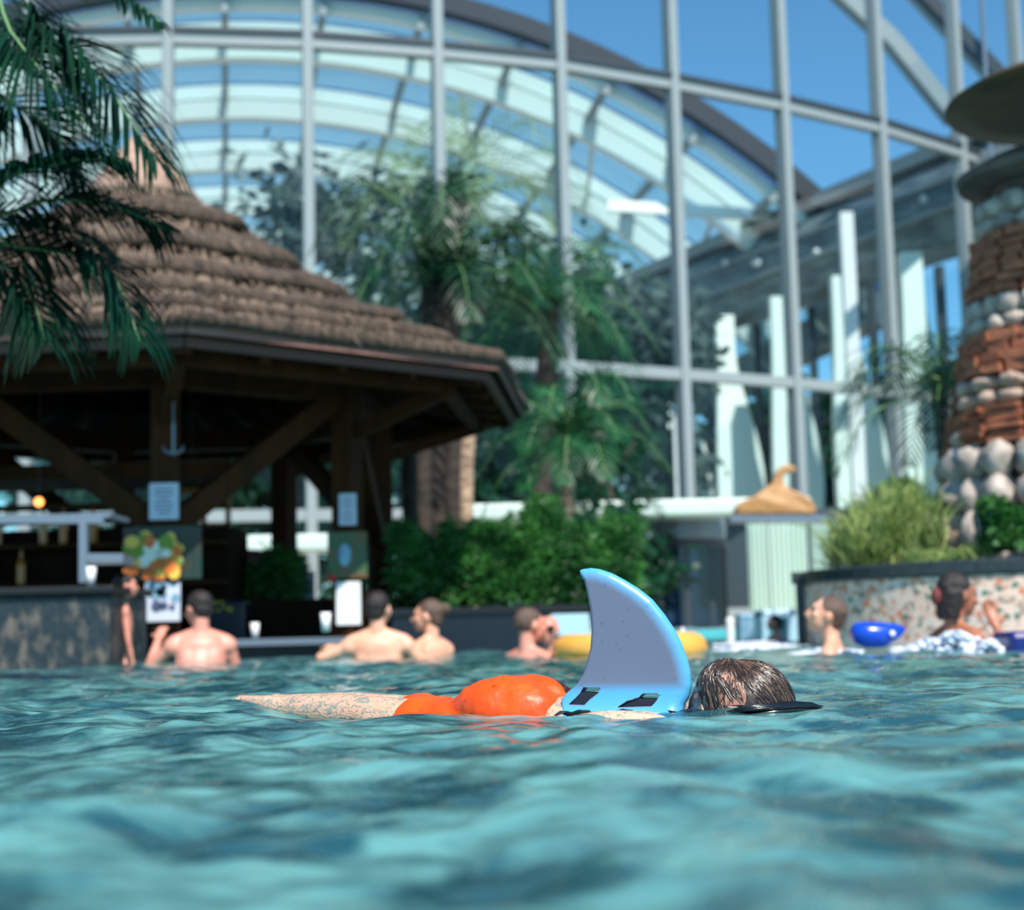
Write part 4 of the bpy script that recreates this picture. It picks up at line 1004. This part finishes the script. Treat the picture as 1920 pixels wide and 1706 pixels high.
# 5, 6
person('man with cropped grey-brown hair and pink shoulders just above the water', (px2(982, 9.4), 9.4), topz(975, 1142, 9.4), -.7, M['skin_pink'], .98,
       hyaw=-.35, hair=('crop', M['hair_brown']), slim=1.0)
t6, H6, R6, _ = person('bather in dark sunglasses facing the crop-haired man beside the yellow swim ring', (px2(1022, 9.9), 9.95), topz(1020, 1156, 9.95), 2.6, M['skin_pink'], .85,
       hyaw=.2, hair=None, slim=.9)
b = MB(); b.beam(H6+R6@V(-.07,.085,.01)*.85, H6+R6@V(.07,.085,.01)*.85, .03, .035); b.build('sunglasses', M['black'], t6, bevel=.006)
# 7 man looking left
person('pale-faced man with wavy brown hair looking up to the left among the foam', (px2(1552, 8.0), 8.1), topz(1555, 1120, 8.1), 1.25, M['skin'], .92,
       hyaw=.25, hpitch=.32, hair=('short', M['hair_brown']), slim=1.0)
# 8 woman
t8, H8, R8, _ = person('tanned woman with dark wet hair holding her hand to her mouth before the mosaic wall', (px2(1790, 7.75), 7.85), topz(1800, 1078, 7.8), -1.15, M['skin_tan'], 1.0,
       hyaw=-.1, hpitch=-.12, hair=('wetlong', M['hair_dark']), slim=.92, arms={'R': ((.20,.25,-.28),(.05,.235,.04)), 'L': ((-.2,.15,-.28),(-.12,.3,-.35))})
b = MB(); b.ball(H8+R8@V(0,-.125,-.02), (.03,.028,.045), 12); b.build('hair_band', M['maroon'], t8, smooth=True, label='dark red hair tie')
# 9 small child in front of arch
person('small dark-haired child in the water in front of the pale blue arch', (px2(1442, 14.2), 14.2), topz(1440, 1155, 14.2), 1.9, M['skin_pink'], .66,
       hair=('short', M['hair_dark']))

# ------------------------------------------------------------------ the swimmer
sw = thing('person', 'child floating face down in orange swim shorts with a blue shark fin on the back', 'person', (0, 3.0, 0))
def G(px, Y, z): return V((px-960)/F_PX*Y, Y, z)
neck = G(1300, 2.87, -.015); head = G(1368, 2.85, -.006); chest = G(1190, 2.90, -.055); waist = G(1065, 2.95, -.035); hip = G(955, 3.00, -.035)
b = MB()
ax = (chest-hip).normalized(); rotb = Matrix.Rotation(math.atan2(ax.y, ax.x), 3, 'Z')
b.ball(chest+V(0,0,-.01), (.15,.125,.070), 20, rot=rotb)
b.ball(waist, (.12,.105,.064), 18, rot=rotb); b.ball((chest+waist)/2+V(0,0,0), (.13,.112,.066), 18, rot=rotb)
for s in (-1, 1):
    b.ball(hip+rotb@V(.0,.052*s,.030), (.095,.058,.062), 16, rot=rotb)
    hp = hip+rotb@V(-.04,.055*s,-.01)
    kn = G(700 if s < 0 else 720, 3.14+.05*s, -.012); an = G(505 if s < 0 else 520, 3.36+.04*s, .004)
    b.capsule(hp, kn, .062, .043, 18); b.capsule(kn, kn.lerp(an, .35), .043, .041, 16); b.capsule(kn.lerp(an, .35), an, .041, .024, 16)
    d = (an-kn).normalized()
    heel = an+d*.012+V(0,0,.004); toe = an+d*.115+V(0,0,.006-.03*(s > 0))
    b.capsule(an, heel, .024, .022, 12); b.capsule(heel, toe, .021, .013, 12)
    for k in range(5):
        t0 = toe+rotb@V(0, (k-2)*.0085*s, 0); b.capsule(t0, t0+d*(.026-.003*abs(k-1)), .0065, .0055, 8)
    # arms reach forward and down under the surface
    shd = chest+rotb@V(.10,.112*s,-.012); el = shd+rotb@V(.10,.06*s,-.13); wr = el+rotb@V(.15,-.02*s,-.10)
    b.capsule(shd, el, .036, .029, 12); b.capsule(el, wr, .029, .020, 12); hand_prims(b, wr, wr-el, V(0,0,1), .75)
b.capsule(chest+V(.08,0,0), neck, .062, .042, 14); b.capsule(neck, head+V(-.02,0,-.02), .040, .045, 14)
# near flank of the back, just breaking the surface
b.ball(chest+rotb@V(-.01,-.075,.030), (.125,.042,.030), 16, rot=rotb); b.ball(chest+rotb@V(.0,-.145,.036), (.115,.045,.028), 16, rot=rotb)
b.ball(waist+rotb@V(-.0,-.03,.028), (.09,.06,.034), 14, rot=rotb)
# skull, face down: face looks at -Z, crown towards +X
HR = Matrix.Rotation(math.radians(-6), 3, 'Z')@Matrix(((0,0,1),(1,0,0),(0,1,0)))   # x->y, y->z, z->x
HR = Matrix.Rotation(math.radians(24), 3, 'Y')@HR@Matrix.Rotation(PI, 3, 'Z')
def hq(x, y, z): return head+HR@V(x, y, z)
head_prims(b, head, HR, .84)
skw = M['skin_wet'] = skinmat('wet_skin', (236,190,160), (222,168,138))
# film of pool water running over the skin
nt = skw.node_tree; bs = nt.nodes['Principled BSDF']; bs.inputs['Roughness'].default_value = .18
tc = nt.nodes.new('ShaderNodeTexCoord'); mp = nt.nodes.new('ShaderNodeMapping'); mp.inputs['Scale'].default_value = (1,.6,2); nt.links.new(tc.outputs['Object'], mp.inputs[0])
nn = nt.nodes.new('ShaderNodeTexNoise'); nn.inputs['Scale'].default_value = 75; nn.inputs['Detail'].default_value = 3; nn.inputs['Distortion'].default_value = 1.2; nt.links.new(mp.outputs[0], nn.inputs['Vector'])
rp = nt.nodes.new('ShaderNodeValToRGB'); rp.color_ramp.elements[0].position = .5; rp.color_ramp.elements[1].position = .6; rp.color_ramp.elements[0].color = (0,0,0,1); rp.color_ramp.elements[1].color = (.75,.75,.75,1)
nt.links.new(nn.outputs['Fac'], rp.inputs[0])
film = nt.nodes.new('ShaderNodeMix'); film.data_type = 'RGBA'; old = bs.inputs['Base Color'].links[0].from_socket
nt.links.new(old, film.inputs[6]); film.inputs[7].default_value = (*lin((120,150,140)),1); nt.links.new(rp.outputs[0], film.inputs[0]); nt.links.new(film.outputs[2], bs.inputs['Base Color'])
bm_ = nt.nodes.new('ShaderNodeBump'); bm_.inputs['Strength'].default_value = .8; bm_.inputs['Distance'].default_value = .004; nt.links.new(nn.outputs['Fac'], bm_.inputs['Height']); nt.links.new(bm_.outputs[0], bs.inputs['Normal'])
body = remeshed('body', b, skw, .0055, sw, 4)
# shorts
b = MB()
for s in (-1, 1):
    b.ball(hip+rotb@V(.004,.052*s,.036), (.112,.066,.066), 20, rot=rotb)
    hp = hip+rotb@V(-.05,.056*s,-.006); kn = G(775, 3.09+.06*s, -.022)
    b.capsule(hp+V(0,0,-.012), kn, .062, .054, 18)
b.ball(hip+rotb@V(.075,0,.004), (.06,.108,.058), 18, rot=rotb)
b.ball(hip+rotb@V(.0,0,-.01), (.10,.11,.066), 18, rot=rotb)
sh = remeshed('swim_shorts', b, M['orange'], .0055, sw, 5, label='bright orange swim shorts')
dd = sh.modifiers.new('d', 'DISPLACE'); tx = bpy.data.textures.new('wrinkle', 'CLOUDS'); tx.noise_scale = .05; dd.texture = tx; dd.strength = .012; dd.mid_level = .4
# hair
hb = MB(); hb.ball(hq(0,-.010,.012), (.076,.092,.088), 24, rot=HR); hb.ball(hq(0,-.03,-.035), (.062,.058,.055), 18, rot=HR); hb.ball(G(1344, 2.86, .016), (.046,.070,.060), 18)
hair = remeshed('hair', hb, M['hair_wet'], .004, sw, 2, label='wet dark brown hair')
# strand clumps combed from the crown
cw = hq(0,-.08,.030)                      # whorl, up on the water side
hc = hq(0,-.012,.010)
rng = random.Random(4)
st = MB(); st2 = MB()
ex, ey, ez = HR@V(1,0,0), HR@V(0,1,0), HR@V(0,0,1)
from mathutils.bvhtree import BVHTree
BV = BVHTree.FromPolygons([v.co.copy() for v in hair.data.vertices], [tuple(p.vertices) for p in hair.data.polygons])
HC0 = G(1372, 2.85, 0)
def on_scalp(d, k=1.0):
    h = BV.ray_cast(HC0, d.normalized())
    if h[0] is not None: return HC0+(h[0]-HC0)*(1+(k-1)*1.0)
    l = V(d.dot(ex), d.dot(ey), d.dot(ez)); r = 1/math.sqrt((l.x/.078)**2+(l.y/.094)**2+(l.z/.090)**2)
    return hq(0,-.010,.012)+d*r*k
c0 = (G(1358, 2.85, .09)-HC0).normalized()
PD = (G(1366, 2.785, .035)-HC0).normalized()
for k in range(1700):
    a = rng.uniform(0, 2*PI); t0 = rng.uniform(0, .95); t1 = t0+rng.uniform(.4, .95)
    u = c0.cross(V(0,1,0)).normalized(); w_ = c0.cross(u)
    dirn = (u*math.cos(a)+w_*math.sin(a)); pts = []
    sw_ = rng.uniform(-.25, .25)
    for j in range(7):
        th = t0+(t1-t0)*j/6; aa = a+sw_*j/6+.25*th
        dirn = u*math.cos(aa)+w_*math.sin(aa)
        d = c0*math.cos(th)+dirn*math.sin(th); pts.append(on_scalp(d, 1.0+.012*math.sin(j*.9+k)))
    if any((p-HC0).normalized().dot(PD) > .955 for p in pts) and rng.random() < .85: continue
    r = rng.uniform(.0007, .0019)
    (st if rng.random() < .8 else st2).tube(pts, [r*.5, r, r, r, r, r*.8, r*.3], 5, caps=False)
st.build('strands', M['hair_wet'], hair, smooth=True, kind='stuff')
st2.build('strands', mat('hair_glint', (96,72,54), .2, (130,104,84), 20, spec=.8), hair, smooth=True, kind='stuff')
# scalp showing through a parting near the ear
def face_dir(px, py):     # scalp direction that the photographer sees at this bearing
    best = None
    for a in np.linspace(0, 2*PI, 90):
        for e in np.linspace(-.3, 1.4, 60):
            d = V(math.cos(a)*math.cos(e), math.sin(a)*math.cos(e), math.sin(e)); p = on_scalp(d)
            if p.y > head.y: continue
            q = P(px, py, p.y); s_ = (q-p).length
            if best is None or s_ < best[0]: best = (s_, d)
    return best[1]
dT, dB = face_dir(1362, 1258), face_dir(1372, 1322)
dL, dR = face_dir(1336, 1300), face_dir(1392, 1300)
b = MB(); vs = []; fs = []; NU, NV = 14, 10
for i in range(NU+1):
    u = i/NU
    for j in range(NV+1):
        v = (j/NV-.5)*2; wdt = math.sin(PI*min(1, .08+u*.62))
        d = (dT.lerp(dB, u)+(dR-dL)*.5*v*wdt).normalized()
        vs.append(on_scalp(d, 1.0+.04*(1-abs(v)**3)*min(1, 4*u)))
for i in range(NU):
    for j in range(NV): a = i*(NV+1)+j; fs.append((a, a+1, a+NV+2, a+NV+1))
b.add(vs, fs); ps = b.build('parted_scalp', mat('scalp', (204,144,120), .35, (140,94,74), 60, (6,1,1), bump=.3), hair, smooth=True, label='reddish scalp showing through the parted hair')
st = MB()
for k in range(30):
    v0, v1 = rng.uniform(-1,1), rng.uniform(-1,1); u0, u1 = rng.uniform(0,.4), rng.uniform(.6,1.0)
    pts = []
    for j in range(6):
        u = u0+(u1-u0)*j/5; v = v0*.6*(1-j/5)+v1*.9*(j/5)
        pts.append(on_scalp((dT.lerp(dB, u)+(dR-dL)*.5*v).normalized(), 1.052))
    r = rng.uniform(.0005,.0012); st.tube(pts, [r*.6, r, r, r, r, r*.4], 5, caps=False)
st.build('strands', M['hair_wet'], hair, smooth=True, kind='stuff')
b = MB(); pts = [G(1340,2.755,-.002), G(1380,2.75,.003), G(1425,2.755,.006), G(1470,2.77,.008), G(1503,2.785,.005), G(1522,2.79,.001)]
b.tube(pts, [.005,.014,.022,.026,.020,.006], 16, sq=(1.0,.26))
for q in range(9):
    b.tube([p+V(rng.uniform(-.004,.004), (q-4)*.005, .003+.003*math.sin(q*2.3)) for p in pts], [.001,.003,.004,.005,.004,.001], 6, sq=(1,.7)); 
b.tube([p+V(0,0,-.006) for p in pts], [.004,.014,.022,.026,.02,.004], 14, sq=(1.1,.3))
b.build('floating_lock', M['hair_black'], hair, smooth=True, label='flat soaked lock of hair spreading on the water')

# ------------------------------------------------------------------ shark fin
fin = thing('shark_fin_float', 'pale blue foam shark fin float with black straps worn on the swimming child', 'float', (.2, 2.88, 0))
FY = 2.86; FA = math.radians(-16)     # leading edge turned towards the photographer
def fz(px, py): return P(px, py, FY).z
fo = G(1180, FY, 0)
def fx(px, py): return (P(px, py, FY).x-fo.x)/math.cos(FA)
trail = [(1089.4,1071),(1092,1078),(1098.8,1088.8),(1104.4,1115),(1110,1145),(1112.3,1180.7),(1110,1214.5),(1104.4,1238.9),(1097,1263),(1083.8,1283.9),(1065,1300.8),(1056.6,1312),(1057,1322),(1062,1350)]
lead = [(1091,1066.5),(1110,1064),(1125,1066),(1147.6,1073.8),(1170,1086),(1198,1103.8),(1222.6,1124),(1245,1152.6),(1262,1178.8),(1275,1205),(1286.4,1237),(1292,1261),(1294,1284),(1289,1304),(1281,1321),(1278,1350)]
tr_z = [fz(*p) for p in trail][::-1]; tr_x = [fx(*p) for p in trail][::-1]
ld = lead[1:]; ld_z = [fz(*p) for p in ld][::-1]; ld_x = [fx(*p) for p in ld][::-1]
ztop = fz(1110, 1063.6); zbot = fz(1170, 1352)
LP = np.array([(fx(*p), fz(*p)) for p in lead]); TP = np.array([(fx(*p), fz(*p)) for p in trail])
def dist(P0, poly):
    best = 9
    for a, c in zip(poly[:-1], poly[1:]):
        ab = c-a; t = np.clip(np.dot(P0-a, ab)/max(1e-12, np.dot(ab, ab)), 0, 1); best = min(best, np.linalg.norm(P0-(a+ab*t)))
    return best
def fin_half(d1, d2, z):
    T = .0165; e1, e2 = .028, .007
    f1 = math.sqrt(max(0, 1-(1-min(1, d1/e1))**2)); f2 = math.sqrt(max(0, 1-(1-min(1, d2/e2))**2))
    h = T*(.30+.70*f1)*(.35+.65*f2) if min(d1, d2) > 1e-6 else 0
    h = T*min(1, (.15+.85*f1))*min(1, (.4+.6*f2))
    return h*(1+1.5*math.exp(-max(0, z+.01)/.022))
nz_, nx_ = 110, 64
fv = []; ff_ = []; lit_rim = []
for side in (-1, 1):
    base = len(fv)
    for i in range(nz_+1):
        u = i/nz_; z = zbot+(ztop-zbot)*(1-(1-u)**1.6) 
        xl = np.interp(z, tr_z, tr_x); xr = np.interp(z, ld_z, ld_x)
        if z > tr_z[-1]:   # rounded tip above the trailing edge's end
            t = (z-tr_z[-1])/(ztop-tr_z[-1]); xl = tr_x[-1]+(np.interp(ztop, ld_z, ld_x)-tr_x[-1])*(1-math.sqrt(max(0, 1-t*t)))
        xr = max(xr, xl+.0004)
        for j in range(nx_+1):
            t = (1-math.cos(PI*j/nx_))/2; x = xl+(xr-xl)*t
            d1 = dist(np.array([x, z]), LP); d2 = dist(np.array([x, z]), TP)
            h = fin_half(d1, d2, z)
            fv.append((x, side*h, z)); lit_rim.append(max(0, min(1, (1.2-d1/.021)))*1.0 if True else 0)
            lit_rim[-1] = max(lit_rim[-1], max(0, min(1, (.055-z)/.020)))  # brighter foot painted in along with the lit edge
    for i in range(nz_):
        for j in range(nx_):
            a = base+i*(nx_+1)+j; q = (a, a+1, a+nx_+2, a+nx_+1); ff_.append(q if side < 0 else q[::-1])
n1 = (nz_+1)*(nx_+1)
for i in range(nz_):
    a = i*(nx_+1); ff_.append((a, a+nx_+1, n1+a+nx_+1, n1+a)); a += nx_; ff_.append((a+nx_+1, a, n1+a, n1+a+nx_+1))
for j in range(nx_):
    a = j; ff_.append((a+1, a, n1+a, n1+a+1)); a = nz_*(nx_+1)+j; ff_.append((a, a+1, n1+a+1, n1+a))
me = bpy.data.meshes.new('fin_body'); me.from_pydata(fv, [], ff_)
at = me.attributes.new('lit_rim', 'FLOAT', 'POINT'); at.data.foreach_set('value', lit_rim)
bm = bmesh.new(); bm.from_mesh(me); bmesh.ops.remove_doubles(bm, verts=bm.verts, dist=1e-5); bmesh.ops.recalc_face_normals(bm, faces=bm.faces); bm.to_mesh(me); bm.free()
m, nt, bs = newmat('fin_foam'); at_ = nt.nodes.new('ShaderNodeAttribute'); at_.attribute_name = 'lit_rim'
mx = nt.nodes.new('ShaderNodeMix'); mx.data_type = 'RGBA'; mx.inputs[6].default_value = (*lin((104,114,138)),1); mx.inputs[7].default_value = (*lin((84,168,218)),1)  # grey-lavender paints glare on the face, blue paints the lit edge and foot
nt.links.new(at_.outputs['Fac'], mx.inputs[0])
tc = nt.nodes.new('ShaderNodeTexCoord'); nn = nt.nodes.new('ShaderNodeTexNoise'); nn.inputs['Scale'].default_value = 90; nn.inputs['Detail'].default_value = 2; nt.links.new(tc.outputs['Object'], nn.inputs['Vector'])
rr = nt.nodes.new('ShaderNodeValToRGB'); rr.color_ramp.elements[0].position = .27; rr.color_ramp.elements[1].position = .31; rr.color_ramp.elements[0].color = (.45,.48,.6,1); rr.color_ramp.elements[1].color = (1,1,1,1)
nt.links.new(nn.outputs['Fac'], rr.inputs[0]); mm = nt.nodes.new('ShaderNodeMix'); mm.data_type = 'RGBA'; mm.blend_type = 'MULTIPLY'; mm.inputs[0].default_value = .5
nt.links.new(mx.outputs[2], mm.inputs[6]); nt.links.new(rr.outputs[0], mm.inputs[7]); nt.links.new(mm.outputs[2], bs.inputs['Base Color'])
bs.inputs['Roughness'].default_value = .32; bs.inputs['Subsurface Weight'].default_value = 0.1; bs.inputs['Subsurface Radius'].default_value = (.004,.006,.01)
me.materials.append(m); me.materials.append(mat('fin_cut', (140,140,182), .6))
me.polygons.foreach_set('use_smooth', [True]*len(me.polygons))
FM = Matrix.Translation(fo)@Matrix.Rotation(FA, 4, 'Z')
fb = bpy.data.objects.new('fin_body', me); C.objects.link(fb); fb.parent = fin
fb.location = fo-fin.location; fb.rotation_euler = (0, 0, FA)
# strap slots cut through the flared foot
def slot(pts, name):
    b = MB(); vs = [V(fx(x, y), -.1, fz(x, y)) for x, y in pts]+[V(fx(x, y)+.0, .1, fz(x, y)) for x, y in pts]; n = len(pts)
    fs = [tuple(range(n))[::-1], tuple(range(n, 2*n))]+[(k, (k+1) % n, n+(k+1) % n, n+k) for k in range(n)]
    b.add(vs, fs); me = b.mesh(name, M['greyst']); bm = bmesh.new(); bm.from_mesh(me); bmesh.ops.recalc_face_normals(bm, faces=bm.faces); bm.to_mesh(me); bm.free(); o = bpy.data.objects.new(name, me); C.objects.link(o); o.matrix_world = FM
    return o
sl1 = [(1099.5,1288.5),(1130.5,1290),(1126,1300),(1113,1310),(1102,1321.5),(1074,1321),(1084,1311),(1094,1300)]
sl2 = [(1209,1299.5),(1240,1301),(1234,1312),(1226,1322),(1164,1325),(1180,1314),(1200,1308)]
for s_ in (sl1, sl2):
    cut = slot(s_, 'cut'); bo = fb.modifiers.new('b', 'BOOLEAN'); bo.object = cut; bo.operation = 'DIFFERENCE'; bo.solver = 'EXACT'
    dg = bpy.context.evaluated_depsgraph_get(); dg.update(); nm = bpy.data.meshes.new_from_object(fb.evaluated_get(dg)); fb.modifiers.clear(); fb.data = nm; bpy.data.objects.remove(cut)
for s_ in (sl1, sl2):
    b = MB(); lo = s_[3:]; 
    top = [(s_[0][0]-2, s_[0][1]+9.5), (s_[1][0]-3, s_[1][1]+9)]
    poly = top+s_[2:]
    vs = [V(fx(x, y), -.019, fz(x, y)) for x, y in poly]+[V(fx(x, y), .019, fz(x, y)) for x, y in poly]; n = len(poly)
    b.add(vs, [tuple(range(n))[::-1], tuple(range(n, 2*n))]+[(k, (k+1) % n, n+(k+1) % n, n+k) for k in range(n)])
    o = b.build('strap', M['strap'], None, bevel=.002, label='black elastic strap'); o.parent = fin; o.location = fo-fin.location; o.rotation_euler = (0,0,FA)
# strap running over the wet back, and beside the neck
for (x0, x1, z0) in ((1030,1098,.004),(1112,1178,.003),(1240,1325,.003)):
    b = MB(); pts = [V(G(x0+(x1-x0)*k/6, 2.80, 0).x, 2.80+.02*math.sin(k), z0-.002+.003*math.sin(k*1.9+x0)) for k in range(7)]
    b.tube(pts, [.004,.008,.010,.010,.010,.008,.004], 10, sq=(1,.35))
    b.build('shoulder_strap', M['strap'], fin, smooth=True, label='navy strap lying along the back at the water line')
b = MB(); b.tube([G(1283,2.84,-.02), G(1288,2.83,.015), G(1298,2.84,.035), G(1308,2.86,.03)], [.012,.013,.011,.008], 10, sq=(1,.5)); b.build('neck_strap', M['strap'], fin, smooth=True)
# splashes
glw = glassmat('splash_water', (226,240,244), .06, (200,220,230), .04)
b = MB(); rng = random.Random(8)
for k in range(14):
    x = 1294+rng.gauss(0,5); z = max(0, .002+abs(rng.gauss(0,.016))); b.ball(G(x, 2.80+rng.uniform(-.02,.02), z), (.003+rng.random()*.004, .004, .004+rng.random()*.007), 8, nz=.4, seed=k)
tag(b.build('splash', glw, smooth=True), 'clear splash of water between the shark fin and the wet hair', 'splash', kind='stuff')
b = MB()
for (x, y, r) in ((1064,1276,.004),(931,1266,.004),(1072,1262,.0025),(880,1276,.002),(990,1268,.002),(1004,1290,.0028),(1040,1278,.0022),(985,1301,.003),(968,1299,.0025),(1058,1290,.003)):
    b.ball(P(x, y, 2.9), r, 8)
tag(b.build('water_drops', glw, smooth=True), 'water drops flying and clinging above the orange shorts', 'splash', kind='stuff')
